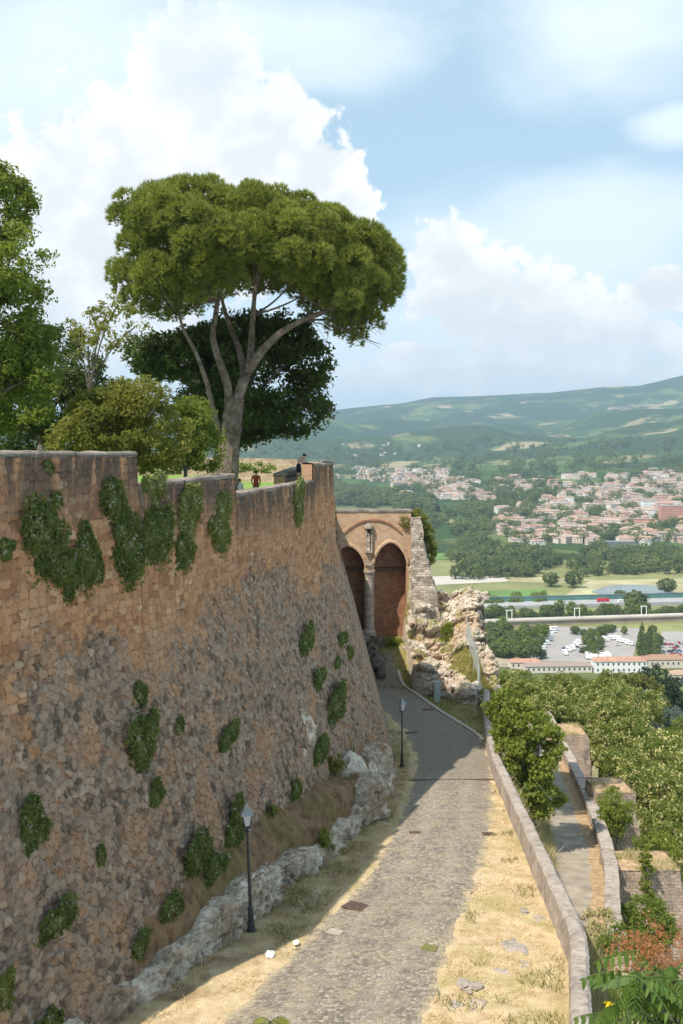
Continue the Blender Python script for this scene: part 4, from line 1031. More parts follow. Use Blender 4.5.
# ------------------------------------------------------------------ garden trees
def lob(lst, D0):
    out = []
    for (px, py, rx, ry, dy) in lst:
        y = D0 + dy; p = at(px, py, y); out.append((*p, rx * y / F, max(rx, ry) * y / F * .9, ry * y / F))
    return out
b = at(232, 470, 62); b[2] = -2.5
tree('broadleaf_tree', b, lob([(250, 380, 62, 45, 0), (190, 355, 42, 24, 0), (150, 350, 28, 13, -1), (300, 365, 30, 32, 0), (290, 410, 38, 25, 1), (235, 420, 45, 25, 2), (205, 395, 30, 25, -1), (160, 368, 22, 10, 0), (238, 340, 42, 28, 1), (285, 338, 30, 24, 0), (205, 345, 26, 20, 1)], 62), M['dark_leaf'], M['bark'], 'dark broadleaf tree standing right behind the umbrella pine', per_m2=1.8, cr_=.72, per=58, size=.31, trunk_r=.3)
b = at(-40, 470, 37); b[2] = -2.3
tree('broadleaf_tree', b, lob([(0, 205, 30, 38, 0), (15, 260, 34, 35, -1), (-5, 320, 42, 45, 0), (20, 345, 32, 35, 1), (25, 390, 32, 32, 0), (-20, 400, 40, 40, 1), (-50, 280, 50, 70, 1), (5, 180, 14, 14, 0), (40, 300, 14, 16, 0)], 37), M['mid_leaf'], M['bark'], 'tall green tree cut by the left edge above the wall', per_m2=4.6, cr_=.45, per=70, size=.17, trunk_r=.3)
b = at(85, 460, 42); b[2] = -2.4
tree('slender_tree', b, lob([(105, 325, 20, 26, 0), (118, 308, 16, 12, 0), (88, 350, 10, 14, 0), (135, 330, 12, 9, 1), (70, 330, 12, 10, 0)], 42), M['yellow_leaf'], M['bark'], 'slender tree with sparse yellow green leaves, sky showing through it', per_m2=2.2, cr_=.34, per=34, size=.17, trunk_r=.06)
b = at(35, 460, 43); b[2] = -2.4
tree('broadleaf_tree', b, lob([(50, 400, 40, 42, 0), (15, 425, 40, 40, 1), (80, 375, 26, 26, 1), (95, 420, 30, 36, 2), (60, 345, 18, 18, 2)], 44), M['dark_leaf'], M['bark'], 'dark shadowy tree between the left tree and the bright bushes', per_m2=3.2, cr_=.5, per=46, size=.2, trunk_r=.2)
b = at(120, 480, 39); b[2] = -2.4
tree('garden_bush', b, lob([(118, 425, 44, 40, 0), (140, 402, 30, 24, 0), (96, 412, 28, 24, -.5), (152, 438, 40, 34, .5), (75, 442, 28, 24, -1), (115, 395, 22, 14, .3)], 38), M['yellow_leaf'], M['bark'], 'bright yellow green bush rising behind the near parapet', 'bush', per_m2=6.5, cr_=.34, per=50, size=.15, trunk_r=.12)
b = at(185, 480, 44); b[2] = -2.4
tree('garden_bush', b, lob([(185, 432, 30, 30, 0), (205, 450, 22, 24, 0), (165, 455, 26, 22, -.5), (195, 412, 18, 14, .5)], 45), M['mid_leaf'], M['bark'], 'green bush between the bright bush and the pine trunk', 'bush', per_m2=5, cr_=.38, per=48, size=.16, trunk_r=.1)
for px, py, D_, lb in ((240, 467, 90, 'small dark shrub against the garden parapet, left one'), (261, 468, 91, 'pale green low shrub against the garden parapet, right one')):
    b = at(px, py, D_); b[2] = -1.95
    tree('garden_shrub', b, lob([(px, py, 7, 5, 0), (px + 7, py + 1, 6, 4, 0)], D_), M['mid_leaf'], M['bark'], lb, 'shrub', per_m2=3, cr_=.35, per=26, size=.22, trunk_r=.04, sub=False)

# ------------------------------------------------------------------ caper bushes hanging on the fortress wall
CB = [  # px, py, half width, half height, lit leaf colour?, label
 (42, 540, 25, 40, 0, 'largest dark caper bush on the near wall, spreading to the left'),
 (68, 572, 20, 26, 0, 'dark caper bush hanging under the right side of the largest one'),
 (91, 562, 14, 33, 0, 'narrow dark caper bush right of the largest one'),
 (114, 506, 18, 24, 0, 'round dark caper bush topmost in the big cluster below the parapet step'),
 (126, 548, 23, 36, 0, 'broad dark caper bush at the bottom of the cluster below the parapet step'),
 (155, 540, 17, 32, 0, 'caper bush forming the right side of the cluster below the parapet step'),
 (151, 490, 11, 17, 1, 'small bright round caper bush at the parapet step'),
 (184, 510, 15, 28, 1, 'bright flowering caper bush on the wall right of the step'),
 (182, 550, 11, 17, 0, 'dark caper bush hanging just below the bright flowering one'),
 (221, 513, 11, 18, 1, 'bright upper caper bush beside the lowest stretch of parapet'),
 (220, 535, 13, 17, 1, 'caper bush hanging below the bright one at the lowest stretch of parapet'),
 (298, 490, 8, 11, 1, 'bright caper bush at the far end of the parapet, upper half'),
 (298, 508, 7, 16, 1, 'bright caper bush at the far end of the parapet, hanging lower half'),
 (6, 549, 9, 9, 0, 'small caper tuft at the left edge level with the big bushes'),
 (49, 467, 6, 7, 0, 'small green tuft high on the near parapet'),
 (57, 501, 9, 8, 0, 'dark withered tuft on the parapet above the largest caper bush'),
 (140, 697, 10, 14, 0, 'caper bush on the grey rubble, just above the long one'),
 (141, 752, 17, 34, 0, 'long oval caper bush in the middle of the grey rubble'),
 (156, 796, 10, 17, 0, 'caper bush tucked below the long oval one'),
 (227, 738, 9, 16, 0, 'isolated caper bush in the rubble midway along the wall'),
 (30, 825, 19, 29, 0, 'oval caper bush low on the wall near the left edge'),
 (58, 919, 17, 20, 0, 'ragged dark caper bush low on the near wall'),
 (139, 950, 13, 18, 0, 'bright green bush at the wall foot beside the nearest rocks'),
 (6, 996, 11, 26, 1, 'light green bush in the bottom left corner'),
 (50, 1018, 15, 14, 0, 'dark bush at the bottom edge near the left corner'),
 (102, 856, 5, 10, 0, 'tiny sprig low on the near wall above the ragged bush'),
 (179, 727, 5, 8, 0, 'tiny sprig right of the long oval caper bush'),
 (305, 643, 9, 16, 0, 'oval caper bush high on the far end of the battered wall'),
 (319, 679, 8, 15, 0, 'oval caper bush lower down near the far corner'),
 (335, 708, 13, 18, 0, 'larger caper bush at the foot of the far corner'),
 (342, 640, 6, 10, 0, 'topmost of the three small caper bushes at the far edge'),
 (349, 653, 5, 9, 0, 'rightmost of the three small caper bushes at the far edge'),
 (337, 663, 5, 8, 0, 'lowest of the three small caper bushes at the far edge'),
 (318, 755, 11, 17, 0, 'round bush beside the pale bedrock at the wall foot'),
 (296, 789, 9, 12, 0, 'small round bush on the bank below the pale bedrock'),
 (196, 862, 18, 24, 0, 'flowering bush at the wall foot left of the near lamp'),
 (172, 908, 19, 24, 0, 'lowest bush of the cluster at the wall foot left of the near lamp'),
 (217, 870, 14, 20, 0, 'bush of the wall foot cluster closest to the near lamp'),
 (232, 836, 12, 29, 0, 'tall narrow bush directly behind the near lamp'),
]
for (px, py, a, b_, litq, lb) in CB:
    p = hit_wall(px, py); s_ = p[1] / F
    if py > 770 and px > 160: g_ = hit(px, py + b_ * .8, ground, 18, 62); 
    else: g_ = None
    w_, h_ = .92 * a * s_ / (.237 + .97 * abs(p[0] / p[1])), b_ * s_; w_ = min(w_, 1.9 * h_ + .3, 2.6 * a * s_); dp = min(a * s_ * .6, h_ * .7, .75)
    root = empty('caper_bush', p, label=lb, cat='bush', group='caper bushes on the fortress wall')
    n_ = int(min(7500, 300 + 3300 * w_ * h_)); rb = np.random.default_rng(int(px * 31 + py))
    tdir = np.array([.237, .9715, 0]); nd_ = np.array([.9715, -.237, 0])
    nl = int(np.clip(5 + 4 * w_ * h_, 5, 16)); lc = np.zeros((nl, 3)); lr = rb.uniform(.36, .66, nl)
    lv = rb.uniform(-.72, .72, nl); lc[:, 2] = lv; lc[:, 1] = rb.uniform(-.75, .75, nl) * np.sqrt(1 - lv ** 2) * np.where(lv < -.1, 1 + .7 * lv, 1); lc[:, 0] = rb.uniform(0, .5, nl) * (1 - np.abs(lv)); lc[0] = 0; lr[0] = .6
    pick = rb.choice(nl, n_, p=lr ** 2 / (lr ** 2).sum()); d = sphdir(n_); d[:, 0] = np.abs(d[:, 0]) * .9 + .1 * d[:, 0]
    rag = .6 + .8 * fbm(d * 2.4 + lc[pick] * 5 + px, 3, int(px)); stray = np.where(rb.random(n_) < .12, rb.uniform(1., 1.55, n_), 1)
    loc = lc[pick] + d * (lr[pick] * rag * stray * (.68 + .34 * rb.random(n_)))[:, None] * np.array([.9, .9, 1.1])
    loc[:, 2] -= np.where(stray > 1.1, .16, 0)
    c = loc[:, 1:2] * tdir * w_ + np.maximum(loc[:, 0:1], -.1) * nd_ * dp + loc[:, 2:3] * np.array([.04, 0, 1]) * h_
    nr_ = nrmz(d[:, 1:2] * tdir + d[:, 0:1] * nd_ + d[:, 2:3] * np.array([0, 0, 1.]) + rng.normal(size=(n_, 3)) * .55 + (0, 0, .25))
    sz = np.clip(.085 + .0009 * p[1], .08, .14) * (.7 + .6 * rng.random(n_))
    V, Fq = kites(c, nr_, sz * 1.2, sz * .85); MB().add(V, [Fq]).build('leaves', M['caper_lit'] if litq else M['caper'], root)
    mb = MB()
    for k in range(9): e = c[rng.integers(n_)] * 1.08; mb.tube([(-.1, 0, h_ * .5), e * .5 + (0, 0, h_ * .25), e], [.03, .02, .01], 5)
    mb.build('stem', M['bark'], root)

def ground_bush(px, py, a, b_, mat, lb, y0=18, y1=90, name='bank_bush', fn=ground, per=30, size=.13, group='bushes on the rocky bank', cat='bush', yoff=0):
    g_ = hit(px, py + b_ * .85, fn, y0, y1)
    if g_ is None: g_ = at(px, py + b_, (y0 + y1) / 2)
    y = g_[1] + yoff; s_ = y / F; p = np.array([(px - 341.5) * s_, y, g_[2]])
    L_ = [(p[0], y, p[2] + b_ * s_, a * s_ * .8, a * s_ * .8, b_ * s_), (p[0] - a * s_ * .4, y, p[2] + b_ * s_ * .6, a * s_ * .6, a * s_ * .6, b_ * s_ * .6), (p[0] + a * s_ * .4, y + .1, p[2] + b_ * s_ * .7, a * s_ * .6, a * s_ * .6, b_ * s_ * .6)]
    return tree(name, p, L_, mat, M['bark'], lb, cat, group, per_m2=5 if a * s_ < 1.2 else 2.5, cr_=max(.18, a * s_ * .28), per=per, size=size, trunk_r=.04, sub=False)
for q in ((320, 845, 14, 16, 'fig', 'bright green bush sprouting from the ledge between the lamps'), (376, 757, 8, 10, 'fig', 'small green bush on top of the big bleached boulder'), (388, 770, 6, 9, 'mid_leaf', 'small bush at the far end of the ledge beside the far lamp'), (361, 731, 11, 9, 'caper_lit', 'light green grassy bush at the foot of the far wall corner'), (346, 748, 8, 12, 'yellow_leaf', 'yellowish scrub above the big bleached boulder'), (335, 765, 9, 12, 'yellow_leaf', 'dry yellowish scrub beside the round bush at the wall foot'), (270, 812, 8, 6, 'caper_lit', 'low green scrub on the brown bank above the ledge'), (372, 650, 7, 12, 'dark_leaf', 'dark bush on the rubble under the gate column'), (390, 641, 12, 4, 'mid_leaf', 'low weeds along the foot of the right arch')):
    ground_bush(q[0], q[1], q[2], q[3], M[q[4]], q[5])
# shrub on the outcrop and ivy on the gate corner
p = at(446, 634, 82.5); tree('rock_shrub', p - (0, 0, .5), [(p[0], p[1], p[2], .55, .5, .8), (p[0] + .2, p[1], p[2] + .5, .4, .4, .5)], M['fig'], M['bark'], 'bright green shrub under the overhang of the rocky outcrop', 'shrub', per_m2=8, cr_=.25, per=22, size=.16, trunk_r=.04, sub=False)
iv = [at(410, 518, 88.6), at(418, 516, 89), at(423, 523, 89), at(428, 533, 89), at(431, 545, 89), at(430, 556, 89), at(422, 535, 89.3), at(405, 522, 88.2)]
tree('ivy', at(430, 562, 89), [(p[0], p[1] + .2, p[2], .5, .6, .75) for p in iv], M['yellow_leaf'], M['bark'], 'ivy mound over the right corner of the gate', 'ivy', per_m2=6, cr_=.3, per=36, size=.17, trunk_r=.05, sub=False)

# ------------------------------------------------------------------ trees on the slope to the right
b = hit(520, 775, terrain, 50, 90); b = at(527, 785, 66) if b is None else b
b = np.array([11.2, 57.5, float(terrain(np.array([11.2]), np.array([57.5]))[0])])
tree('fig_tree', b, lob([(522, 725, 27, 26, 0), (540, 745, 22, 24, -1), (507, 708, 22, 17, 1), (514, 750, 18, 20, -.5), (503, 732, 12, 10, 0), (545, 768, 14, 14, -1), (533, 788, 18, 14, -1), (515, 770, 12, 14, 0), (533, 806, 20, 13, -.6), (548, 795, 14, 12, -.3)], 57.5), M['fig'], M['bark'], 'leafy fig tree overhanging the parapet on the bend', per_m2=2.5, cr_=.42, per=38, size=.22, trunk_r=.14, asp=.75)
ground_bush(507, 746, 8, 6, M['yellow_leaf'], 'bright yellow green shrub peeping over the parapet under the fig tree', 40, 90, 'low_shrub', terrain, group=None, cat='shrub', yoff=-6)
# blossoming crowns: three kinds, copied
def proto_tree(seed, leaf, R_, name, label, cat, group, n_l=7, flat=.75, size=.34, per=34, pm=.95, cr_=.62):
    global rng
    lobes = [(0, 0, R_ * .2, R_ * .75, R_ * .75, R_ * flat * .8)]
    for k in range(n_l):
        a = k * 2 * math.pi / n_l + random.random(); q_ = random.uniform(.35, .62) * R_; s_ = random.uniform(.34, .5) * R_
        lobes.append((q_ * math.cos(a), q_ * math.sin(a), random.uniform(-.15, .5) * R_, s_, s_, s_ * .8))
    lobes = [(x, y, z + R_ * 1.5, a, b, c) for x, y, z, a, b, c in lobes]
    return tree(name, (0, 0, 0), lobes, leaf, M['bark'], label, cat, group, per_m2=pm, cr_=cr_, per=per, size=size, trunk_r=.22)
gp = 'blossoming trees on the slope'; ll = 'rounded tree with cream blossom among the crowns on the slope'
protos = [proto_tree(i, M['flower_leaf'], 4.2, 'blossoming_tree', ll, 'tree', gp) for i in range(3)]
spots = [(556, 688, 128, 1.0), (590, 700, 122, 1.0), (545, 705, 112, .8), (575, 715, 112, .8), (615, 715, 112, .95), (600, 738, 104, .8), (635, 735, 106, 1.), (625, 762, 96, .85), (655, 755, 100, 1.0), (680, 745, 108, 1.0), (650, 785, 88, .8), (678, 780, 94, 1.0), (700, 790, 90, 1.0), (668, 815, 80, .75), (690, 815, 84, .9), (662, 838, 74, .6), (685, 846, 74, .7), (705, 850, 70, .8), (645, 700, 140, .9), (530, 690, 118, .7), (610, 690, 150, 1.), (520, 681, 150, .9)]
for i, (px, py, D_, s_) in enumerate(spots):
    o = protos[i] if i < 3 else copy_tree(protos[i % 3])
    p = at(px, py, D_); rr_ = 4.2 * s_
    zt_ = p[2] + 8 * (D_ / F)
    gz = float(terrain(np.array([p[0]]), np.array([D_]))[0])
    o.location = (p[0], D_, zt_ - 2.15 * rr_); o.scale = (s_, s_, s_); o.rotation_euler = (0, 0, random.uniform(0, 6.28))
    hgt = zt_ - 2.15 * rr_ - gz                           # let the trunk reach the slope
    if hgt > .3:
        tr = [c for c in o.children if c.name.startswith('trunk')][0]
        tr.data = tr.data.copy(); co = np.zeros(len(tr.data.vertices) * 3, np.float32); tr.data.vertices.foreach_get('co', co); co = co.reshape(-1, 3)
        co[co[:, 2] < .3, 2] -= hgt / s_ + .3; tr.data.vertices.foreach_set('co', co.ravel())
# other crowns: olive dome, cedars, dark conifers
def placed(o, px, py, D_, s_, R_=4.2):
    p = at(px, py, D_); gz = float(terrain(np.array([p[0]]), np.array([D_]))[0]); o.location = (p[0], D_, p[2] - 2.15 * R_ * s_); o.scale = (s_, s_, s_)
    hgt = o.location[2] - gz
    tr = [c for c in o.children if c.name.startswith('trunk')][0]; tr.data = tr.data.copy(); co = np.zeros(len(tr.data.vertices) * 3, np.float32); tr.data.vertices.foreach_get('co', co); co = co.reshape(-1, 3)
    if hgt > 0: co[co[:, 2] < .3, 2] -= hgt / s_ + .3
    tr.data.vertices.foreach_set('co', co.ravel())
    return o
placed(proto_tree(9, M['olive_leaf'], 4.2, 'stone_pine', 'rounded olive green pine dome behind the blossoming trees', 'tree', None, 9, .7, .3, 40, 1.4, .55), 620, 678, 170, 1.9)
placed(proto_tree(10, M['olive_leaf'], 4.2, 'stone_pine', 'smaller olive pine below the station roofs', 'tree', None, 8, .7, .3, 40, 1.2, .55), 565, 676, 185, 1.3)
placed(proto_tree(11, M['cedar'], 4.2, 'cedar_tree', 'silvery blue cedar beside the olive pine dome', 'tree', None, 8, .9, .3, 34, .9, .6), 648, 700, 150, .95)
placed(proto_tree(12, M['cedar'], 4.2, 'cedar_tree', 'silvery cedar at the right edge below the station', 'tree', None, 8, .9, .3, 34, .9, .6), 683, 712, 150, .8)
placed(proto_tree(13, M['conifer'], 4.2, 'conifer_tree', 'dark conifer below the red roofed station, left of the cedars', 'tree', None, 7, 1.1, .3, 40, 1.1, .55), 655, 676, 190, 1.2)
placed(proto_tree(14, M['conifer'], 4.2, 'conifer_tree', 'dark conifer near the right edge behind the silvery cedar', 'tree', None, 7, 1.1, .3, 40, 1.1, .55), 678, 690, 180, 1.3)
placed(proto_tree(15, M['mid_leaf'], 4.2, 'broadleaf_tree', 'deep green broadleaf crown low at the right edge', 'tree', None, 7, .9, .34, 34, 1., .6), 690, 728, 130, 1.0)
placed(proto_tree(16, M['fig'], 4.2, 'broadleaf_tree', 'bright green crown between the fig tree and the blossoming trees', 'tree', None, 7, .9, .34, 34, 1., .6), 500, 678, 165, 1.2)
ground_bush(610, 815, 17, 24, M['fig'], 'leafy bush growing in front of the middle buttress tower', 40, 90, 'tower_bush', terrain, group=None, cat='bush', yoff=0)
for px, py, a, b_, D_, lb, mt in ((616, 808, 18, 22, 61.5, 'leafy bush between the lower wall and the middle tower', 'fig'), (655, 848, 26, 14, 60, 'low green bush behind the nearest buttress tower', 'fig'), (645, 925, 32, 26, 47, 'green bush at the foot of the nearest buttress tower', 'mid_leaf'), (600, 930, 22, 20, 43, 'grey green scrub on the bank under the parapet', 'weed'), (625, 948, 26, 24, 40, 'leafy scrub behind the red seeded tree', 'mid_leaf')):
    p = at(px, py, D_); s_ = D_ / F; gz = min(p[2] - b_ * s_, float(terrain(np.array([p[0]]), np.array([D_]))[0]))
    tree('slope_bush', (p[0], D_, gz), [(p[0], D_, p[2], a * s_, a * s_ * .7, b_ * s_), (p[0] - a * s_ * .5, D_ - .2, p[2] - b_ * s_ * .3, a * s_ * .5, a * s_ * .5, b_ * s_ * .6), (p[0] + a * s_ * .5, D_, p[2] - b_ * s_ * .2, a * s_ * .5, a * s_ * .5, b_ * s_ * .6)], M[mt], M['bark'], lb, 'bush', 'bushes below the parapet', per_m2=3.5, cr_=.32, per=36, size=.17, trunk_r=.06, sub=False)
iv = [at(646, 858, 51.6), at(648, 870, 51.5), at(645, 884, 51.2), at(650, 896, 51), at(652, 908, 50.8)]
tree('ivy', at(650, 915, 51), [(p[0], p[1] + .1, p[2], .28, .25, .42) for p in iv], M['fig'], M['bark'], 'ivy trailing down the face of the nearest buttress tower', 'ivy', per_m2=14, cr_=.18, per=20, size=.15, trunk_r=.03, sub=False)

# ------------------------------------------------------------------ tree of heaven in the lower right corner, close by
def compound(mb, p0, dirv, length, pairs, leafl, droop, mi=0):
    dirv = np.array(dirv, float); dirv /= np.linalg.norm(dirv); side = nrmz(np.cross(dirv, (0, 0, 1.))); 
    pts = [np.array(p0) + dirv * length * s_ + np.array([0, 0, -droop * length * s_ * s_]) for s_ in np.linspace(0, 1, pairs + 1)]
    mb.tube(pts, np.linspace(.006, .003, pairs + 1), 4, mi)
    for i, p in enumerate(pts[1:]):
        for sg in (-1, 1):
            L_ = leafl * (.75 + .4 * math.sin(math.pi * (i + 1) / (pairs + 1))) * random.uniform(.85, 1.1); dd_ = nrmz(side * sg * .8 + dirv * .35 + np.array([0, 0, -.7 - .3 * random.random()]))
            w_ = np.cross(dd_, dirv); w_ = nrmz(w_) * 0 + nrmz(dirv - dd_ * np.dot(dirv, dd_)); W_ = L_ * .17
            q_ = [p, p + dd_ * L_ * .3 + w_ * W_, p + dd_ * L_ * .65 + w_ * W_ * .8, p + dd_ * L_, p + dd_ * L_ * .65 - w_ * W_ * .8, p + dd_ * L_ * .3 - w_ * W_]
            mb.add(q_, [np.array([[0, 1, 2, 3], [0, 3, 4, 5]])], mi)
gz = float(terrain(np.array([3.3]), np.array([8.4]))[0])
ah = empty('tree_of_heaven', (3.3, 8.6, gz), label='tree of heaven with long drooping leaves and red seed clusters, bottom right corner', cat='tree')
hd = np.array([2.75, 8.2, -4.75]); o0 = np.array([3.3, 8.6, gz])
mb = MB(); mb.tube(bez((0, 0, -.5), (0, 0, 4), hd - o0 - (0, 0, 2), hd - o0), np.linspace(.16, .03, 14), 9)
tips = []
for i in range(15):
    px = random.uniform(618, 700); py = random.uniform(965, 1050); e = at(px, py, random.uniform(7.4, 9.2)) - o0; tips.append(e)
    mb.tube(bez(hd - o0 - (0, 0, random.uniform(.2, 1.2)), (hd - o0) * .7 + e * .3, (hd - o0) * .3 + e * .7, e, 8), np.linspace(.03, .01, 8), 5)
mb.build('trunk', M['bark'], ah)
mb = MB()
for e in tips:
    for k in range(7):
        a = random.uniform(0, 6.28); compound(mb, e, (math.cos(a), math.sin(a), random.uniform(-.1, .5)), random.uniform(.2, .36), random.randint(6, 8), .085, .5)
for px, py, a in ((640, 951, math.pi), (628, 972, math.pi * .95), (622, 1015, math.pi * .9), (650, 985, math.pi * 1.1)):
    e = at(px, py, 7.8) - o0; compound(mb, e, (math.cos(a), math.sin(a) - .15, .12), .34, 6, .11, .25)
mb.build('leaves', M['ailanthus'], ah)
cl = np.array([at(random.gauss(654, 22), random.gauss(950, 15), random.uniform(8.0, 9.6)) for _ in range(46)]) - o0
leaf_mesh(cl, .11, 40, .032, .55).build('seed_clusters', M['seed'], ah)
p = at(614, 1008, 8.6); gz = float(terrain(np.array([p[0]]), np.array([8.6]))[0])
yf = empty('yellow_wildflower', (p[0], 8.6, gz), label='yellow wildflower at the bottom edge beside the parapet', cat='flower')
mb = MB(); mb.tube([(0, 0, 0), (.05, 0, (p[2] - gz) * .5), (0, 0, p[2] - gz)], [.03, .02, .008], 5); mb.build('stem', M['weed'], yf)
leaf_mesh(np.array([[0, 0, p[2] - gz], [.05, 0, p[2] - gz - .04], [-.03, .02, p[2] - gz + .02]]), .05, 14, .06, .6).build('petals', M['yellow_flower'], yf)
p = at(270, 1021, 8.0); gz = float(ground(p[0], 8.0)); sp_ = empty('sapling', (p[0], 8., gz), label='yellow green sapling tip poking up at the bottom edge', cat='sapling')
mb = MB(); mb.tube([(0, 0, 0), (.08, .05, (p[2] - gz) * .5), (0, 0, p[2] - gz)], [.05, .03, .008], 6); mb.build('stem', M['bark'], sp_)
mb = MB()
for a in range(6): compound(mb, (0, 0, p[2] - gz - .02), (math.cos(a * 1.05), math.sin(a * 1.05), .25), .2, 4, .09, .5)
mb.build('leaves', M['yellow_leaf'], sp_)

# ------------------------------------------------------------------ grass and weeds
def blades(n_, pick, hmin, hmax, w_, lean=.5):
    P = pick(n_); n_ = len(P); h_ = rng.uniform(hmin, hmax, (n_, 1)); a = rng.random(n_) * 6.283
    s_ = np.stack([np.cos(a), np.sin(a), a * 0], -1) * w_; tip = P + np.concatenate([rng.normal(size=(n_, 2)) * lean * h_, h_], 1)
    return MB().add(np.stack([P - s_, P + s_, tip], 1).reshape(-1, 3), [np.arange(n_ * 3).reshape(-1, 3)])
def pick_verge(n_):
    y = rng.uniform(19, 64, n_); x = np.where(rng.random(n_) < .55, rng.uniform(-6, 4, n_), rng.uniform(1, 10, n_))
    l_ = ip(y, RL); r_ = ip(y, RRt); ok = ((x > xk(y) + .1) & (x < l_ + .05)) | ((x > r_ - .05) & (x < xpar(y) - .35))
    ok &= vnoise(np.stack([x / .5, y / .5, x * 0], -1), 6) > .38
    return np.stack([x, y, ground(x, y)], -1)[ok]
o = blades(150000, pick_verge, .03, .11, .012, .9).build('dry_grass', M['straw']); tag(o, 'dry straw grass on both verges of the road', 'grass', kind='stuff')
def pick_green(n_):
    y = rng.uniform(20, 88, n_); x = rng.uniform(-6, 11, n_); l_ = ip(y, RL); r_ = ip(y, RRt)
    nz = fbm(np.stack([x / 1.3, y / 1.3, x * 0], -1), 3, 19)
    bk = (x < xk(y) - .5) & (x > wall_x(np.minimum(y, 57), -13.) + .1) & (y < 58) & (nz > .52)
    vg = ((x > r_) & (x < xpar(y) - .4) & (y < 64) & (nz > .64)) | ((x > r_ + .3) & (x < xpar(y) - .4) & (y > 66) & (y < 79)) | ((x > xk(y) + .15) & (x < l_ - .3) & (nz > .55) & (y > 29))
    gt_ = (y > 82) & (x < 7) & (x > 1.5)
    ok = bk | vg | gt_
    return np.stack([x, y, ground(x, y)], -1)[ok]
o = blades(140000, pick_green, .06, .22, .014, .6).build('green_grass', M['tuft']); tag(o, 'greener grass tufts on the bank and the shaded verge', 'grass', kind='stuff')
def pick_bank(n_):
    y = rng.uniform(22, 76, n_); t_ = rng.random(n_); x = xpar(y) + .35 + t_ * np.maximum(xlw(y) - 3.0 - xpar(y) - .35, .3)
    return np.stack([x, y, terrain(x, y)], -1)
o = blades(42000, pick_bank, .2, 1.0, .03, .45).build('dry_weeds', M['weed']); tag(o, 'grey green weeds and dry stalks on the bank below the parapet', 'weeds', kind='stuff')
def pick_tops(n_):
    q_ = rng.random((n_, 2)); k_ = rng.integers(0, 3, n_); T = np.array([(20.0, 22.3, 90, 93.8, -25.3), (16.9, 19.5, 66, 69.2, -22.4), (14.2, 17.8, 52, 54.6, -21.7)])[k_]
    x = T[:, 0] + (T[:, 1] - T[:, 0]) * q_[:, 0]; y = T[:, 2] + (T[:, 3] - T[:, 2]) * q_[:, 1]; ok = fbm(np.stack([x, y, x * 0], -1), 3, 44) > .5
    return np.stack([x, y, T[:, 4] - .05], -1)[ok]
o = blades(7000, pick_tops, .08, .35, .02, .5).build('tower_grass', M['weed']); tag(o, 'dry grass on the flat tops of the buttress towers', 'grass', kind='stuff')
def pick_near(n_):
    y = rng.uniform(14, 42, n_); x = xpar(y) + .35 + rng.random(n_) * 3.2
    return np.stack([x, y, terrain(x, y)], -1)
o = blades(16000, pick_near, .4, 1.5, .03, .4).build('dry_weeds', M['weed']); tag(o, 'tall pale weeds outside the near end of the parapet', 'weeds', kind='stuff')
def pick_out(n_):
    i = rng.integers(0, n - 1, n_) if False else rng.integers(0, Q.shape[0], n_); j = rng.integers(int(.28 * m_out), int(.52 * m_out), n_)
    ok = grass[i, j] > .4; return Q[i, j][ok]
m_out = Q.shape[1]
o = blades(16000, pick_out, .1, .3, .02, .5).build('ledge_grass', M['shelf_grass']); tag(o, 'yellow green grass on the shelf of the outcrop', 'grass', kind='stuff')

# ------------------------------------------------------------------ people in the garden
def person(name, loc, rz, joints, mats, label, hair_c):
    """one skinned body; joints: name -> (xyz, radius); mats: function of a local point -> slot"""
    root = empty(name, loc, rz, label=label, cat='person')
    J = joints; order = list(J); idx = {k: i for i, k in enumerate(order)}
    E = [('pelvis', 'waist'), ('waist', 'chest'), ('chest', 'neck'), ('neck', 'head0'), ('head0', 'head1')]
    for s_ in 'lr':
        E += [('chest', 'sh' + s_), ('sh' + s_, 'el' + s_), ('el' + s_, 'wr' + s_), ('wr' + s_, 'hd' + s_), ('pelvis', 'hip' + s_), ('hip' + s_, 'kn' + s_), ('kn' + s_, 'an' + s_), ('an' + s_, 'to' + s_)]
    me = bpy.data.meshes.new('tmp'); me.from_pydata([J[k][0] for k in order], [(idx[a], idx[b]) for a, b in E], []); ob = bpy.data.objects.new('tmp', me); C.objects.link(ob)
    md = ob.modifiers.new('s', 'SKIN'); sv = me.skin_vertices[0].data
    for k in order: r_ = J[k][1]; sv[idx[k]].radius = (r_, r_) if not isinstance(r_, tuple) else r_
    sv[idx['pelvis']].use_root = True
    ob.modifiers.new('b', 'SUBSURF').render_levels = 2; ob.modifiers[-1].levels = 2
    dg = bpy.context.evaluated_depsgraph_get(); me2 = bpy.data.meshes.new_from_object(ob.evaluated_get(dg)); bpy.data.objects.remove(ob)
    names, fn = mats
    for m_ in names: me2.materials.append(M[m_])
    for p_ in me2.polygons: p_.material_index = fn(p_.center); p_.use_smooth = True
    bo = bpy.data.objects.new('body', me2); C.objects.link(bo); bo.parent = root
    mb = MB(); h_ = np.array(J['head1'][0]); mb2 = []
    th = np.linspace(0, math.pi * .62, 8); ph = np.linspace(0, 6.283, 14, endpoint=False)
    mb.grid(np.array([[[h_[0] + .115 * math.sin(a) * math.cos(b), h_[1] + .03 + .125 * math.sin(a) * math.sin(b), h_[2] - .0 + .115 * math.cos(a)] for b in ph] for a in th]), close=True)
    mb.build('hair', M[hair_c], root, smooth=True)
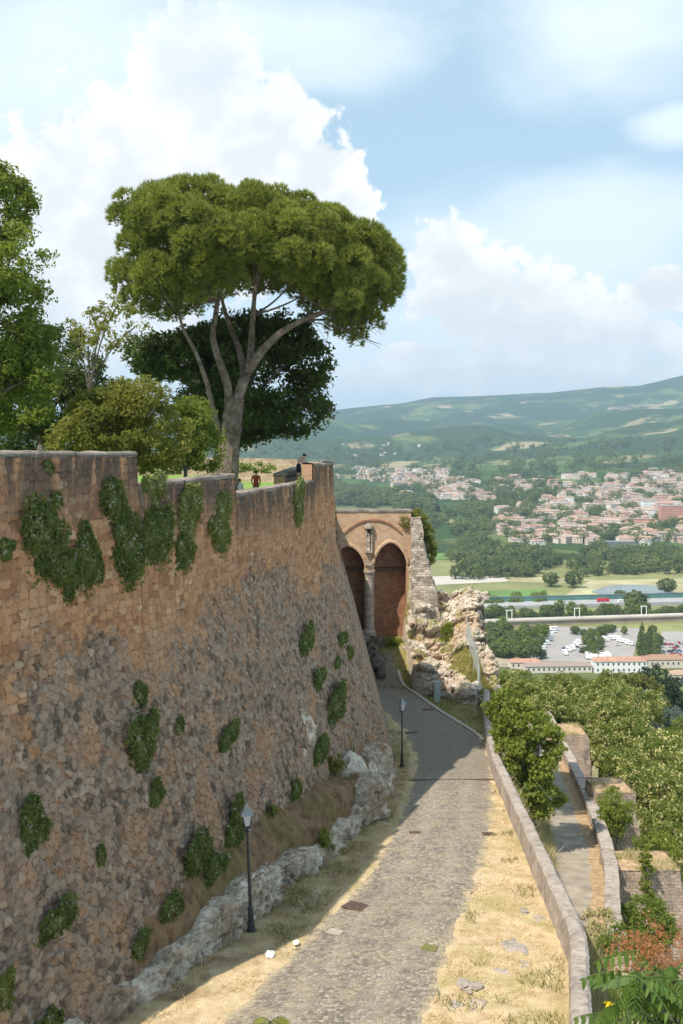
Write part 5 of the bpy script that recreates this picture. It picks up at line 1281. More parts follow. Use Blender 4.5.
stand = dict(pelvis=((0, 0, .95), (.16, .12)), waist=((0, 0, 1.12), (.15, .11)), chest=((0, .01, 1.32), (.18, .13)), neck=((0, 0, 1.49), .06), head0=((0, -.02, 1.57), .085), head1=((0, -.01, 1.66), .09),
    shl=((-.19, 0, 1.42), .07), ell=((-.26, .04, 1.16), .05), wrl=((-.22, -.1, .95), .035), hdl=((-.21, -.13, .87), .04), shr=((.19, 0, 1.42), .07), elr=((.27, .04, 1.16), .05), wrr=((.23, -.1, .95), .035), hdr=((.22, -.13, .87), .04),
    hipl=((-.1, 0, .88), .1), knl=((-.11, -.01, .5), .07), anl=((-.11, .02, .1), .05), tol=((-.12, -.12, .05), .045), hipr=((.1, 0, .88), .1), knr=((.11, -.01, .5), .07), anr=((.11, .02, .1), .05), tor=((.12, -.12, .05), .045))
p = at(256, 471, 60)
person('person', (p[0], 60, p[2] - 1.74), R(180), stand, (['red_cloth', 'skin', 'black_cloth'], lambda c: 1 if c.z > 1.48 or (abs(c.x) > .2 and c.z < 1.1) else (0 if c.z > .8 else 2)), 'person in a rust red shirt standing on the lawn, seen from behind', 'hair')
p = at(239.5, 479, 62)
person('person', (p[0], 62, p[2] - 1.74), R(160), stand, (['white_cloth', 'skin', 'black_cloth'], lambda c: 1 if c.z > 1.48 or (abs(c.x) > .2 and c.z < 1.1) else (0 if c.z > .6 else 2)), 'person in white half hidden behind the low parapet', 'hair')
lean = dict(stand); 
lean.update(waist=((0, -.06, 1.1), (.15, .11)), chest=((0, -.25, 1.25), (.18, .13)), neck=((0, -.38, 1.36), .06), head0=((0, -.44, 1.42), .085), head1=((0, -.46, 1.5), .09), shl=((-.19, -.28, 1.33), .07), ell=((-.26, -.42, 1.08), .05), wrl=((-.14, -.62, 1.04), .035), hdl=((-.06, -.66, 1.05), .04), shr=((.19, -.28, 1.33), .07), elr=((.26, -.42, 1.08), .05), wrr=((.14, -.62, 1.04), .035), hdr=((.06, -.68, 1.05), .04))
p = at(298.5, 454, 61)
person('person', (p[0], 61, p[2] - 1.58), R(125), lean, (['skin', 'black_cloth'], lambda c: 1 if .45 < c.z < .98 else 0), 'bare chested person in black shorts leaning on the corner parapet', 'hair')
o = wallbox('stone_step', [(p[0] - 1.2, 61.1), (p[0] + 1.5, 61.1)], [p[2] - 1.575] * 2, -2.7, 1.6, M['garden_wall'], None); tag(o, 'stone step under the person leaning on the parapet', 'step')

# ------------------------------------------------------------------ the valley
VZ = -150.
def vp(px, py, dz=0): 
    y = (-(VZ + dz)) * F / (py - HZ); return np.array([(px - 341.5) / F * y, y, VZ + dz])
def sheet(name, quad, mat, lift, label, cat):
    q_ = np.array([vp(*c) for c in quad]); q_[:, 2] = VZ + lift
    n_ = 12; a = np.linspace(0, 1, n_)
    P = (q_[0][None, None] * (1 - a)[:, None, None] + q_[1][None, None] * a[:, None, None]) * (1 - a)[None, :, None] + (q_[3][None, None] * (1 - a)[:, None, None] + q_[2][None, None] * a[:, None, None]) * a[None, :, None]
    o_ = MB().grid(P).build(name, mat); o_.data.flip_normals(); return tag(o_, label, cat, kind='structure')
sheet('olive_field', [(380, 662), (800, 662), (760, 560), (380, 560)], M['field_olive'], .3, 'olive meadow on the valley floor', 'field')
sheet('car_park', [(538, 662), (632, 664), (640, 629), (552, 627)], M['asphalt'], .7, 'grey car park beside the railway', 'car park')
sheet('car_park', [(652, 664), (700, 664), (700, 632), (662, 632)], M['asphalt'], .7, 'second grey car park at the right edge', 'car park')
sheet('green_field', [(482, 604), (548, 602), (546, 589), (478, 592)], M['field_green'], .6, 'bright green crop field beyond the highway', 'field')
sheet('river_bed', [(425, 586), (507, 582), (507, 575), (425, 577)], M['gravel'], .6, 'pale dry river bed across the valley', 'river')
sheet('dry_field', [(556, 601), (720, 597), (720, 578), (590, 581)], M['field_tan'], .6, 'dry tan field beyond the highway', 'field')
sheet('river_bed', [(507, 582), (560, 584), (600, 580), (507, 576)], M['field_tan'], .6, 'tan gravel bank of the river', 'river')
sheet('dry_field', [(520, 545), (700, 540), (700, 547), (520, 551)], M['field_tan'], .6, 'narrow tan field below the town', 'field')
sheet('green_field', [(424, 560), (462, 560), (455, 529), (430, 527)], M['field_green'], .8, 'bright green meadow right of the gate', 'field')
pts = [vp(632 + 38 * math.cos(a) * (1 + .15 * math.sin(3 * a)), 591 + 5.5 * math.sin(a)) for a in np.linspace(0, 6.283, 40, endpoint=False)]
q_ = np.array(pts); q_[:, 2] = VZ + 1.0
tag(MB().add(q_, [np.arange(40)[None, ::-1]]).build('pond', M['water']), 'murky green pond in the dry field', 'pond', kind='structure')
# highway with green barrier
ha = vp(400, 613); hb = vp(760, 603.5)
def along(a, b, w0, w1, z0, z1, name, mat, parent=None):
    d = (b - a); d = d / np.linalg.norm(d[:2]); nx = np.array([-d[1], d[0], 0])
    mb = MB(); n_ = 40; s_ = np.linspace(0, 1, n_)
    P = np.stack([np.stack([a[0] + (b - a)[0] * s_ + nx[0] * w, a[1] + (b - a)[1] * s_ + nx[1] * w, np.full(n_, VZ + z_)], -1) for w, z_ in ((w0, z0), (w0, z1), (w1, z1), (w1, z0))], 1)
    return mb.grid(P, flip=False).build(name, mat, parent)
o = along(ha, hb, 0, 36, .2, 2.6, 'highway', M['highway']); tag(o, 'pale grey highway on a low embankment', 'road', kind='structure')
nb_ = empty('noise_barrier', vp(540, 607), label='long green noise barrier along the far side of the highway', cat='barrier')
local(along(ha, hb, 36.5, 37, 2.6, 7.2, 'barrier_panel', M['barrier'], nb_), nb_); local(along(ha, hb, 36.2, 37.3, 7.2, 7.7, 'top_rail', M['lamp_cap'], nb_), nb_)
cr2 = empty('crash_barrier', vp(540, 612), label='pale crash barrier along the near side of the highway', cat='barrier')
local(along(ha, hb, .5, .8, 3.0, 3.7, 'guard_rail', M['lamp_cap'], cr2), cr2)
ra = vp(400, 631); rb = vp(760, 619)
rv = empty('railway_viaduct', vp(540, 628), label='long pale concrete railway viaduct in front of the highway', cat='viaduct')
local(along(ra, rb, 0, 11, 0, 4.6, 'embankment_wall', M['rail_side'], rv), rv)
local(along(ra, rb, -1, 12, 4.65, 5.8, 'deck', M['rail'], rv), rv); local(along(ra, rb, 1.5, 9, 5.8, 6.1, 'track_bed', M['gravel'], rv), rv)
for px in (505, 572, 640):
    d = rb - ra; s_ = (px - 400) / 360; p = ra + d * s_
    t_ = empty('catenary_gantry', (p[0], p[1], VZ + 5.8), label={505: 'white railway gantry left of the car park trees', 572: 'white railway gantry above the middle of the car park', 640: 'white railway gantry beside the tall poplars'}[px], cat='gantry', group='gantries over the railway')
    for k in (-2.2, 2.2):
        mb = MB(); mb.box((k, 5, 4.2), (.55, .55, 8.4)); mb.build('mast', M['white_paint'], t_)
    mb = MB(); mb.box((0, 5, 8.3), (6, .5, .6)); mb.build('cross_beam', M['white_paint'], t_)
# railway and station in front
sheet('railway_track', [(500, 668), (720, 668), (720, 660), (495, 658)], M['rail_side'], .5, 'brown railway tracks beside the station', 'railway')
def house(mb_pos, w_, d_, h_, rz, wall, roof, name, label, cat, group=None, parts=True, floors=2, flat=False, base=None):
    t_ = empty(name, mb_pos, rz, label=label, cat=cat, group=group)
    mb = MB(); mb.box((0, 0, h_ / 2 - 1), (w_, d_, h_ + 2)); mb.build('wall', wall, t_)
    mb = MB(); e = .5
    if flat: mb.box((0, 0, h_ + .3), (w_ + .6, d_ + .6, .6))
    else:
        rh = d_ * .22; V = [(-w_ / 2 - e, -d_ / 2 - e, h_), (w_ / 2 + e, -d_ / 2 - e, h_), (w_ / 2 + e, d_ / 2 + e, h_), (-w_ / 2 - e, d_ / 2 + e, h_), (-w_ / 2 + d_ * .3, 0, h_ + rh), (w_ / 2 - d_ * .3, 0, h_ + rh)]
        mb.add(V, [np.array([[0, 1, 5, 4], [2, 3, 4, 5], [3, 2, 1, 0]]), np.array([[1, 2, 5], [3, 0, 4]])])
    mb.build('roof', roof, t_)
    if parts:
        nx_ = max(2, int(w_ / 3.4))
        for f in range(floors):
            for k in range(nx_):
                mb = MB(); mb.box((-w_ / 2 + (k + .5) * w_ / nx_, -d_ / 2 - .04, (f + .55) * h_ / floors), (1.1, .12, 1.6)); mb.build('window', M['hwin'], t_)
    return t_
house(vp(622, 674) + (0, 8, 0), 36, 11, 8, R(2), M['white_paint'], M['terracotta'], 'station_building', 'white station building with a red hipped roof', 'building', floors=2)
house(vp(560, 674) + (0, 8, 0), 46, 9, 4.5, R(3), M['hwall'], M['hroof'], 'goods_shed', 'long low shed with faded tile roof left of the station', 'building', floors=1)
house(vp(527, 670) + (0, 8, 0), 22, 9, 4.5, R(3), M['hwall'], M['terracotta'], 'goods_shed', 'small red roofed shed at the left end of the station row', 'building', floors=1)
house(vp(668, 670) + (0, 12, 0), 30, 12, 6, R(2), M['hwall'], M['hroof'], 'goods_shed', 'grey roofed shed at the right end of the station row', 'building', floors=1)
house(vp(632, 686), 14, 8, 5, R(2), M['hwall'], M['terracotta'], 'track_house', 'little red roofed house below the station among the conifers', 'building', floors=1)
house(vp(690, 682), 26, 10, 6, R(2), M['hwall'], M['hroof'], 'track_house', 'pale house at the right edge below the station', 'building', floors=1)
# camper vans and cars
def camper_mesh():
    mb = MB(); mb.box((0, 0, 1.75), (6.2, 2.3, 2.3), 0, taper=.96); mb.box((3.4, 0, 1.15), (1.6, 2.1, 1.3), 0, taper=.85); mb.box((2.6, 0, 2.75), (1.9, 2.1, .7), 0, taper=.9)
    mb.box((4.0, 0, 1.5), (.5, 1.8, .5), 1, taper=.8)
    for s_ in (-1, 1):
        mb.box((-.8, 1.13 * s_, 2.0), (2.2, .06, .6), 1); mb.box((1.6, 1.13 * s_, 2.0), (.8, .06, .6), 1)
        for x_ in (-1.9, 2.9): mb.tube([(x_, 1.0 * s_, .38), (x_, 1.16 * s_, .38)], .38, 12, 2)
    return mb
def car_mesh():
    mb = MB(); mb.box((0, 0, .62), (4.2, 1.75, .65), 0, taper=.95); mb.box((-.2, 0, 1.15), (2.3, 1.55, .55), 1, taper=.78); mb.box((-.2, 0, 1.44), (1.75, 1.2, .04), 0)
    for s_ in (-1, 1):
        for x_ in (-1.3, 1.3): mb.tube([(x_, .75 * s_, .32), (x_, .9 * s_, .32)], .32, 10, 2)
    return mb
cm = camper_mesh().build('camper_van', [M['white_paint'], M['hwin'], M['tyre']]); first = True
for i in range(30):
    if i < 11: px, py, rz = 534 + i * 2.0, 660 - i * 2.9, R(20); lb = 'white camper van in the slanting row along the left edge of the car park'
    elif i < 16: px, py, rz = 566 + (i - 11) * 3.4, 655 - (i - 11) * 2.5, R(100); lb = 'white camper van in the middle row of the car park'
    elif i < 22: px, py, rz = 587 + (i - 16) * 4.2, 659.5, R(90); lb = 'white camper van in the packed row nearest the station'
    elif i < 26: px, py, rz = 600 + (i - 22) * 3, 642 - (i - 22) * .5, R(5); lb = 'white camper van parked crosswise behind the trees'
    else: px, py, rz = 618 + (i - 26) * 4, 641 + (i - 26) * 1.5, R(120); lb = 'white camper van at the right side of the car park'
    o = cm if i == 0 else cm.copy()
    if i: C.objects.link(o)
    px += random.uniform(-1, 1); py += random.uniform(-.8, .8); rz += random.uniform(-.15, .15)
    o.location = vp(px, py) + (0, 0, .75); o.rotation_euler = (0, 0, rz); s_ = 1.35 if 16 <= i < 22 else 1.1; o.scale = (s_,) * 3
    tag(o, lb, 'camper van', 'camper vans in the car park')
cb_ = [car_mesh() for _ in cars]; cms = [c.build('parked_car', [cars[i], M['hwin'], M['tyre']]) for i, c in enumerate(cb_)]
used = set()
cl_ = ['white', 'silver', 'dark', 'red', 'blue']
for i in range(40):
    k = random.choice((0, 0, 1, 1, 2, 2, 3, 4)) if i > 4 else i
    px, py = (random.uniform(662, 683), random.uniform(644, 662)) if i % 4 else (random.uniform(556, 630), random.uniform(632, 654))
    o = cms[k] if k not in used else cms[k].copy()
    if k in used: C.objects.link(o)
    used.add(k); o.location = vp(px, py) + (0, 0, .75); o.rotation_euler = (0, 0, random.choice((0, 1.57)) + .1); o.scale = (1.1,) * 3
    tag(o, f'small {cl_[k]} car parked in the ' + ('right hand car park' if i % 4 else 'car park among the camper vans'), 'car', f'{cl_[k]} cars in the valley car parks ' + ('on the right' if i % 4 else 'in the middle'))
d = hb - ha; 
def on_hw(px, lat):
    s_ = (px - 400) / 360.; p = ha + d * s_; nx = np.array([-d[1], d[0], 0]) / np.linalg.norm(d[:2]); return p + nx * lat + (0, 0, 2.65)
tk = empty('lorry', on_hw(606, 20), math.atan2(d[1], d[0]), label='red lorry driving on the highway', cat='lorry')
mb = MB(); mb.box((-1, 0, 2.2), (10, 2.6, 2.8)); mb.build('trailer', M['red_paint'], tk)
mb = MB(); mb.box((5.4, 0, 1.9), (2.2, 2.5, 2.4), taper=.92); mb.build('cab', M['red_paint'], tk)
mb = MB(); mb.box((6.3, 0, 2.4), (.5, 2.2, .8)); mb.build('windscreen', M['hwin'], tk)
for x_ in (-5, -3.8, 0, 5):
    mb = MB(); mb.tube([(x_, -1.25, .5), (x_, 1.25, .5)], .5, 12); mb.build('wheel', M['tyre'], tk)
vn = camper_mesh().build('delivery_van', [M['white_paint'], M['hwin'], M['tyre']]); vn.location = on_hw(622, 14); vn.rotation_euler = (0, 0, math.atan2(d[1], d[0])); tag(vn, 'white van driving on the highway behind the red lorry', 'van')

# ------------------------------------------------------------------ valley trees
def vtree_mesh(w_, h_, n_, size, mb=None, off=(0, 0, 0), cone=False):
    d_ = sphdir(n_); r_ = (.6 + .4 * rng.random((n_, 1))); c = d_ * r_ * np.array([w_ / 2, w_ / 2, h_ * .42]); 
    lump = .8 + .45 * fbm(d_ * 1.7 + off[0] * .1, 2, 4); c *= lump[:, None]
    if cone: k = np.clip(1 - (c[:, 2:3] / (h_ * .9) + .1), .25, 1.1); c[:, :2] *= k
    c[:, 2] += h_ * .55
    V, Fq = kites(c + np.array(off), nrmz(d_ + rng.normal(size=(n_, 3)) * .4 + (0, 0, .3)), size * (.7 + .6 * rng.random(n_)), size * .8)
    mb = mb or MB(); mb.add(V, [Fq]); mb.tube([np.array(off) + (0, 0, -1), np.array(off) + (0, 0, h_ * .4)], [w_ * .05, w_ * .03], 5, 1)
    return mb
vt = [vtree_mesh(8, 8.5, 260, 1.5).build('valley_tree', [M['valley_leaf'], M['bark']]), vtree_mesh(10, 9, 300, 1.6).build('valley_tree', [M['valley_leaf'], M['bark']]), vtree_mesh(7, 10, 260, 1.4).build('valley_tree', [M['mid_leaf'], M['bark']])]
pop = vtree_mesh(6.5, 24, 420, 1.4, cone=True).build('poplar_tree', [M['valley_leaf'], M['bark']])
VT = []
for px, py in ((640, 664), (646, 666), (642, 657), (649, 655)): VT.append((pop, px, py, 1.0, 'tall dark poplar between the two car parks', 'poplars between the car parks'))
for k in range(26): VT.append((vt[k % 3], random.uniform(584, 602), random.uniform(634, 660), random.uniform(.6, .9), 'small tree in the planted strips of the car park', 'trees in the car park'))
for k in range(14): VT.append((vt[k % 3], random.uniform(570, 625), random.uniform(632, 638), random.uniform(.6, .9), 'small tree along the back edge of the car park', 'trees behind the car park'))
for k in range(64): VT.append((vt[k % 3], 484 + k * 3.3 + random.uniform(-2, 2), random.uniform(617, 624) - k * .08, random.uniform(.6, 1.7), 'dark tree in the row between highway and railway', 'trees between highway and railway'))
for k in range(60): VT.append((vt[k % 3], random.uniform(490, 545), random.uniform(634, 662), random.uniform(.8, 1.5), 'green tree in the thicket left of the car park', 'trees left of the car park'))
for k in range(16): VT.append((vt[k % 3], random.uniform(646, 664), random.uniform(632, 660), random.uniform(.7, 1.2), 'green tree at the edge of the right hand car park', 'trees by the right hand car park'))
for px, py, s_, lb in ((551, 587, 2.0, 'big round tree by the river bend beyond the highway, left one'), (573, 588, 2.2, 'big round tree by the river bend beyond the highway, right one'), (667, 594, 2.0, 'big tree at the right bank of the pond'), (620, 600, 1.3, 'tree between the highway and the pond'), (636, 612, 2.6, 'tall dark tree beside the highway at the right')): VT.append((vt[1], px, py, s_, lb, None))
ud = set()
for (src, px, py, s_, lb, gr) in VT:
    if src.name in ud: o = src.copy(); C.objects.link(o)
    else: o = src; ud.add(src.name)
    o.location = vp(px, py); o.rotation_euler = (0, 0, random.uniform(0, 6.28)); k = s_ * random.uniform(.9, 1.1); o.scale = (k, k, k * random.uniform(.9, 1.1)); tag(o, lb, 'tree', gr)
    if gr is None and 'group' in o: del o['group']
# woods: one mass each
def wood(name, poly_px, n_, size_rng, label, seed, mat='valley_leaf', leaves=70, flat=True, clump=True):
    r_ = np.random.default_rng(seed); poly = np.array(poly_px, float); lo, hi = poly.min(0), poly.max(0); mb = MB(); k = 0; tr_ = 0
    while k < n_ and tr_ < n_ * 30:
        tr_ += 1; px, py = r_.uniform(lo, hi)
        ins = False; j = len(poly) - 1
        for i in range(len(poly)):
            if (poly[i, 1] > py) != (poly[j, 1] > py) and px < (poly[j, 0] - poly[i, 0]) * (py - poly[i, 1]) / (poly[j, 1] - poly[i, 1]) + poly[i, 0]: ins = not ins
            j = i
        if not ins or (clump and vnoise(np.array([[px / 11 + seed, py / 4.5, seed]]), 3)[0] < .46): continue
        p = vp(px, py) if py > 556 else hit(px, py, terrain, 900, 9000, 1500)
        if p is None: continue
        s_ = r_.uniform(*size_rng); vtree_mesh(s_, s_ * r_.uniform(.8, 1.2), leaves, s_ * .22, mb, p); k += 1
    tag(mb.build(name, [M[mat], M['bark']]), label, 'woodland', kind='stuff')
wood('river_woodland', [(395, 512), (440, 506), (500, 512), (520, 530), (520, 548), (540, 560), (530, 580), (455, 580), (450, 560), (458, 545), (450, 525), (395, 540)], 470, (7, 21), 'dense wood on the valley floor right of the gate', 1)
wood('river_woodland', [(500, 560), (560, 552), (683, 552), (700, 575), (620, 575), (560, 579), (500, 578)], 360, (8, 20), 'belt of wood along the river below the town', 2)
wood('poplar_plantation', [(482, 606), (548, 604), (548, 596), (480, 598)], 420, (4, 7), 'young poplar plantation beyond the highway', 3, 'mid_leaf', 40)
wood('hillside_woodland', [(330, 478), (345, 490), (440, 500), (440, 512), (400, 512), (335, 505)], 420, (14, 26), 'dark wood on the slope left of the town', 4, 'valley_leaf', 60)
wood('town_trees', [(345, 478), (420, 468), (540, 480), (683, 470), (683, 545), (520, 545), (500, 515), (420, 500)], 1150, (8, 20), 'scattered trees between the town houses', 5, 'valley_leaf', 50)
wood('town_trees', [(480, 478), (520, 470), (560, 486), (530, 520), (490, 512)], 200, (12, 22), 'dark grove in the middle of the town', 6, 'valley_leaf', 60)
wood('hillside_woodland', [(440, 440), (683, 440), (683, 480), (540, 476), (440, 472)], 330, (18, 32), 'woods on the slopes above the town', 7, 'valley_leaf', 45)
wood('hillside_woodland', [(250, 440), (440, 445), (440, 470), (250, 478)], 220, (18, 32), 'woods on the far left slopes', 8, 'valley_leaf', 45)

# ------------------------------------------------------------------ the town
def hmesh(mb, w_, d_, h_, off, rz, win=True):
    a, b = math.cos(rz), math.sin(rz); o_ = np.array(off); Rm = np.array([[a, -b, 0], [b, a, 0], [0, 0, 1]])
    V = np.array([[-w_ / 2, -d_ / 2, -4], [w_ / 2, -d_ / 2, -4], [w_ / 2, d_ / 2, -4], [-w_ / 2, d_ / 2, -4], [-w_ / 2, -d_ / 2, h_], [w_ / 2, -d_ / 2, h_], [w_ / 2, d_ / 2, h_], [-w_ / 2, d_ / 2, h_]])
    mb.add(V @ Rm.T + o_, [np.array([[0, 1, 5, 4], [1, 2, 6, 5], [2, 3, 7, 6], [3, 0, 4, 7]])], 0)
    e = .6; rh = d_ * .2; k = d_ * .25
    V = np.array([(-w_ / 2 - e, -d_ / 2 - e, h_), (w_ / 2 + e, -d_ / 2 - e, h_), (w_ / 2 + e, d_ / 2 + e, h_), (-w_ / 2 - e, d_ / 2 + e, h_), (-w_ / 2 + k, 0, h_ + rh), (w_ / 2 - k, 0, h_ + rh)])
    mb.add(V @ Rm.T + o_, [np.array([[0, 1, 5, 4], [2, 3, 4, 5], [3, 2, 1, 0]]), np.array([[1, 2, 5], [3, 0, 4]])], 1)
    if win:
        for f in range(max(1, int(h_ / 3.2))):
            for i in range(max(2, int(w_ / 4))):
                x_ = -w_ / 2 + (i + .5) * w_ / max(2, int(w_ / 4)); z_ = 1.2 + f * 3.1
                V = np.array([[x_ - .6, -d_ / 2 - .08, z_], [x_ + .6, -d_ / 2 - .08, z_], [x_ + .6, -d_ / 2 - .08, z_ + 1.5], [x_ - .6, -d_ / 2 - .08, z_ + 1.5]]); mb.add(V @ Rm.T + o_, [np.array([[0, 1, 2, 3]])], 2)
HM = [M['hwall'], M['hroof'], M['hwin']]
TOWN = [(350, 482, 398, 470, .5), (395, 471, 450, 492, 1.2), (400, 488, 470, 500, 1.2), (430, 480, 500, 500, .9), (500, 478, 560, 492, .5), (560, 476, 640, 500, .9), (520, 500, 683, 515, 1.4), (500, 512, 683, 535, 1.8), (510, 525, 600, 545, 1.0), (620, 520, 690, 545, 1.0), (640, 470, 690, 500, .6), (330, 468, 380, 480, .25), (330, 440, 420, 462, .03)]
wts = np.array([(abs(t_[2] - t_[0])) * abs(t_[3] - t_[1]) * t_[4] for t_ in TOWN]); wts /= wts.sum()
HS = []
rt = np.random.default_rng(5)
while len(HS) < 1250:
    t_ = TOWN[rt.choice(len(TOWN), p=wts)]; px = rt.uniform(t_[0], t_[2]); py = rt.uniform(min(t_[1], t_[3]), max(t_[1], t_[3]))
    if vnoise(np.array([[px / 14, py / 7, 0]]), 8)[0] < .34: continue
    p = hit(px, py, terrain, 900, 9000, 1200)
    if p is None: continue
    if any(abs(p[0] - q_[0][0]) < 11 and abs(p[1] - q_[0][1]) < 14 for q_ in HS): 
        if rt.random() < .9: continue
    HS.append((p, px, py))
HS.sort(key=lambda h_: h_[0][1])
kinds = [(16, 11, 7), (22, 12, 9), (13, 10, 6.5), (28, 12, 10), (18, 13, 11), (34, 12, 8)]
hp = []
for w_, d_, h_ in kinds:
    mb = MB(); hmesh(mb, w_, d_, h_, (0, 0, 0), 0); hp.append(mb)
hobj = [None] * len(kinds)
klab = ['small gabled town house with a tiled roof in the valley', 'long two storey town house with a tiled roof', 'little square town house with a tiled roof', 'wide town house of three storeys in the valley', 'tall narrow town house in the valley', 'long low tiled building in the valley town']
for i, (p, px, py) in enumerate(HS[:280]):
    k = rt.choice(len(kinds), p=[.3, .2, .22, .1, .12, .06])
    if hobj[k] is None: hobj[k] = o = hp[k].build('town_house', HM)
    else: o = hobj[k].copy(); C.objects.link(o)
    o.location = p; o.rotation_euler = (0, 0, rt.choice((0.1, -.35, .5, 1.4, 1.7)) + rt.normal() * .12); s_ = rt.uniform(.85, 1.25); o.scale = (s_,) * 3
    tag(o, klab[k], 'house', klab[k].split(' in the')[0] + 's of the valley town')
mb = MB()
for (p, px, py) in HS[280:]:
    w_, d_, h_ = kinds[rt.choice(len(kinds), p=[.3, .2, .22, .1, .12, .06])]; s_ = rt.uniform(.7, 1.2); hmesh(mb, w_ * s_, d_ * s_, h_ * s_, p, rt.choice((0.1, -.35, .5, 1.4, 1.7)) + rt.normal() * .12, win=True)
tag(mb.build('distant_houses', HM), 'mass of pale houses with tiled roofs farther up the valley town', 'houses', kind='stuff')
p = hit(676, 522, terrain, 900, 9000); 
if p is not None: house(p, 62, 16, 34 * .9, R(3), M['pink_brick'], M['highway'], 'apartment_block', 'big pink brick apartment block at the right edge of the town', 'building', floors=7, flat=True)
p = hit(640, 527, terrain, 900, 9000)
if p is not None: house(p, 52, 14, 15, R(-2), M['pink_brick'], M['hroof'], 'apartment_block', 'lower pink brick block left of the tall one', 'building', floors=4, flat=True)
p = hit(648, 510, terrain, 900, 9000)
if p is not None: house(p, 26, 14, 18, R(8), M['white_paint'], M['highway'], 'apartment_block', 'white apartment block behind the pink brick ones', 'building', floors=4, flat=True)
p = hit(612, 546, terrain, 900, 9000)
if p is not None: house(p, 70, 24, 7, R(2), M['lamp_cap'], M['lamp_cap'], 'warehouse', 'low pale blue warehouse below the town', 'building', floors=1, flat=True, parts=False)

# ------------------------------------------------------------------ air
g = G('valley_haze'); g.t.nodes.remove(g.out); g.out = g.t.nodes.new('ShaderNodeOutputMaterial')
pv = g.n('ShaderNodeVolumePrincipled'); pv.inputs['Density'].default_value = 8.5e-5; pv.inputs['Color'].default_value = (.56, .78, 1., 1); pv.inputs['Anisotropy'].default_value = .15
try: pv.inputs['Density Attribute'].default_value = ''; pv.inputs['Color Attribute'].default_value = ''; pv.inputs['Temperature Attribute'].default_value = ''
except Exception: pass
g.t.links.new(pv.outputs[0], g.out.inputs['Volume'])
zmax = float(Z.max())
mb = MB(); x0, x1, y0, y1, z0, z1 = -10400, 10400, -60, 14200, -152.5, zmax + 60
mb.box(((x0 + x1) / 2, (y0 + y1) / 2, (z0 + z1) / 2), (x1 - x0, y1 - y0, z1 - z0))
o = mb.build('haze', g.m); tag(o, 'thin pale haze filling the valley air', 'haze', kind='stuff'); o.display_type = 'WIRE'

# ------------------------------------------------------------------ sun, sky, camera
LD = np.array([9.5, 8.9, -18.9]); LD /= np.linalg.norm(LD)
import mathutils
sun = bpy.data.lights.new('sun', 'SUN'); sun.energy = 4.1; sun.angle = R(.55); sun.color = (1., .93, .82)
so = bpy.data.objects.new('sun', sun); C.objects.link(so); so.rotation_euler = mathutils.Vector(LD).to_track_quat('-Z', 'Y').to_euler()
el = math.asin(-LD[2]); rot = math.atan2(-LD[0], -LD[1])
wd = bpy.data.worlds.new('World'); sc.world = wd; wd.use_nodes = True
class W(G):
    def __init__(s): s.t = wd.node_tree; s.t.nodes.clear(); s.out = s.t.nodes.new('ShaderNodeOutputWorld')
w = W()
sky = w.n('ShaderNodeTexSky', {'sky_type': 'NISHITA', 'sun_disc': False, 'sun_elevation': el, 'sun_rotation': rot, 'altitude': 300., 'air_density': 1.0, 'dust_density': 1.2, 'ozone_density': 1.2})
STR = .12
dirv = w.n('ShaderNodeTexCoord').outputs['Generated']
sep = w.n('ShaderNodeSeparateXYZ', None, Vector=dirv)
azn = w.math('ARCTAN2', sep.outputs[0], sep.outputs[1]); eln = w.math('ARCSINE', sep.outputs[2])
av = w.n('ShaderNodeCombineXYZ', None, X=azn, Y=eln).outputs[0]
n_big = w.noise(w.scale(av, (1, 1.25, 1)), 9., 9., .58, .2).outputs[0]
n_puff = w.noise(w.scale(av, (1, 1.1, 1)), 26., 8., .55, .1).outputs[0]
n_fine = w.noise(w.scale(av, (1, 1.05, 1)), 75., 6., .6, .1).outputs[0]
n_soft = w.noise(w.scale(av, (1, 2.6, 1)), 5., 6., .55, .4).outputs[0]
def blob(px, py, rx, ry):
    a = math.atan((px - 341.5) / F); e = math.atan((HZ - py) / F * math.cos(a))
    dx = w.math('MULTIPLY', w.math('SUBTRACT', azn, a), F / rx); dy = w.math('MULTIPLY', w.math('SUBTRACT', eln, e), F / ry)
    return w.math('SUBTRACT', 1., w.math('SQRT', w.math('ADD', w.math('MULTIPLY', dx, dx), w.math('MULTIPLY', dy, dy))))
def union(bl):
    r_ = bl[0]
    for b in bl[1:]: r_ = w.math('SMOOTH_MAX', r_, b) if False else w.math('MAXIMUM', r_, b)
    return r_
cum = union([blob(*b) for b in ((150, 215, 190, 125), (255, 165, 90, 85), (200, 75, 70, 85), (318, 180, 50, 52), (345, 205, 36, 34), (60, 300, 190, 90), (445, 258, 42, 46), (470, 300, 70, 55), (525, 325, 95, 62), (600, 345, 90, 45), (665, 290, 45, 26), (420, 356, 52, 15), (605, 357, 40, 13), (420, 357, 50, 14), (520, 375, 220, 22), (900, 250, 160, 120), (-250, 200, 200, 160))])
edge = w.math('ADD', cum, w.math('ADD', w.math('MULTIPLY', w.math('SUBTRACT', n_big, .5), 1.3), w.math('ADD', w.math('MULTIPLY', w.math('SUBTRACT', n_puff, .5), 1.25), w.math('MULTIPLY', w.math('SUBTRACT', n_fine, .5), .75))))
cmask = w.math('MULTIPLY', w.mr(edge, .0, .21), w.mr(eln, .26, .44, 1., .5))
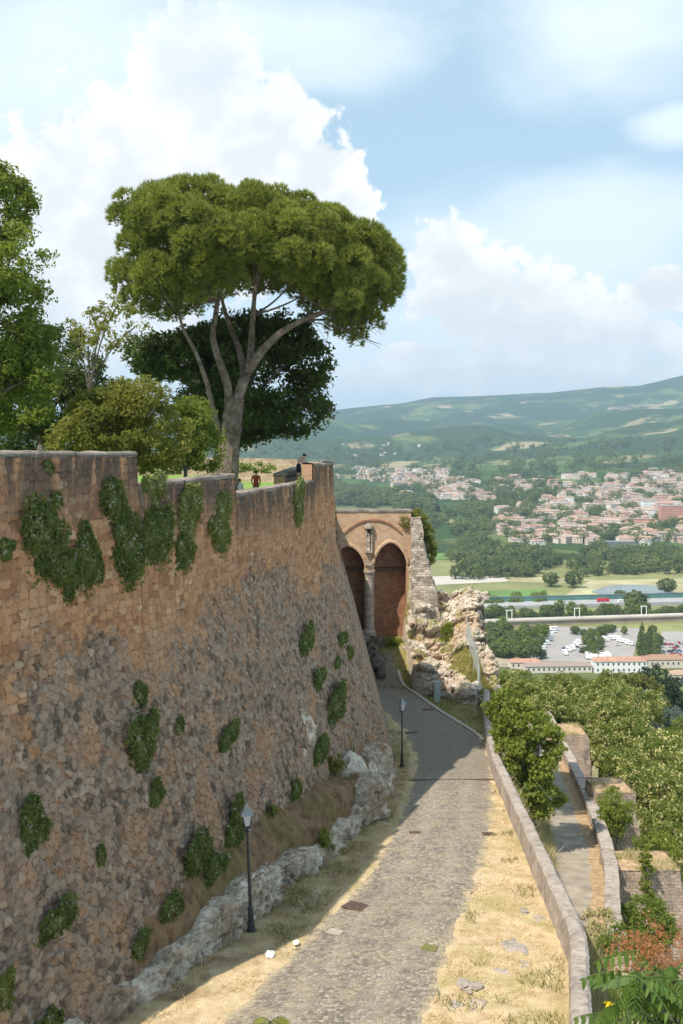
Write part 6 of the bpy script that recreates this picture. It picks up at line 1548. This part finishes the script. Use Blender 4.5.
veil = union([blob(*b) for b in ((560, 240, 230, 80), (610, 30, 160, 80), (60, 70, 260, 140), (300, 30, 190, 70), (520, 330, 300, 110), (200, 370, 400, 90), (682, 124, 60, 26))])
vmask = w.mr(w.math('ADD', veil, w.math('MULTIPLY', w.math('SUBTRACT', n_soft, .5), 1.3)), -.1, .8, 0., .78)
hz = w.mr(eln, 0., .16, .78, .0)
skyc = w.n('ShaderNodeVectorMath', {'operation': 'SCALE'}, i0=sky.outputs[0], Scale=STR).outputs[0]
hazec = lin(.66, .74, .79); cloudw = lin(.81, .80, .78); cloudg = lin(.63, .645, .65)
skyc = w.mix(.62, skyc, lin(.40, .56, .635))
c1 = w.mix(vmask, skyc, lin(.70, .765, .80))
shade = w.mr(w.math('ADD', w.math('ADD', w.math('MULTIPLY', n_puff, .55), w.math('MULTIPLY', n_big, .55)), w.math('MULTIPLY', cum, -.18)), .36, .62)
cl_c = w.mix(shade, cloudg, cloudw)
c2 = w.mix(cmask, c1, cl_c)
c3 = w.mix(hz, c2, hazec)
bg = w.n('ShaderNodeBackground', None, Color=c3, Strength=1.0)
w.t.links.new(bg.outputs[0], w.out.inputs[0])

cam = bpy.data.cameras.new('camera'); co = bpy.data.objects.new('camera', cam); C.objects.link(co); sc.camera = co
co.location = (0, 0, 0); co.rotation_euler = (R(90), 0, 0)
cam.sensor_fit = 'VERTICAL'; cam.sensor_height = 36; cam.sensor_width = 24; cam.lens = F / 1024 * 36; cam.shift_y = (HZ - 512) / 1024; cam.clip_start = .1; cam.clip_end = 40000
sc.view_settings.view_transform = 'Standard'; sc.view_settings.look = 'None'; sc.view_settings.gamma = 1; sc.view_settings.exposure = .62; sc.view_settings.use_curve_mapping = False
sc.render.engine = 'CYCLES'; cy_ = sc.cycles
cy_.use_denoising = True; cy_.max_bounces = 6; cy_.diffuse_bounces = 3; cy_.glossy_bounces = 2; cy_.transmission_bounces = 4; cy_.volume_bounces = 0; cy_.transparent_max_bounces = 8
cy_.use_adaptive_sampling = True; cy_.adaptive_threshold = .012; cy_.sample_clamp_indirect = 8
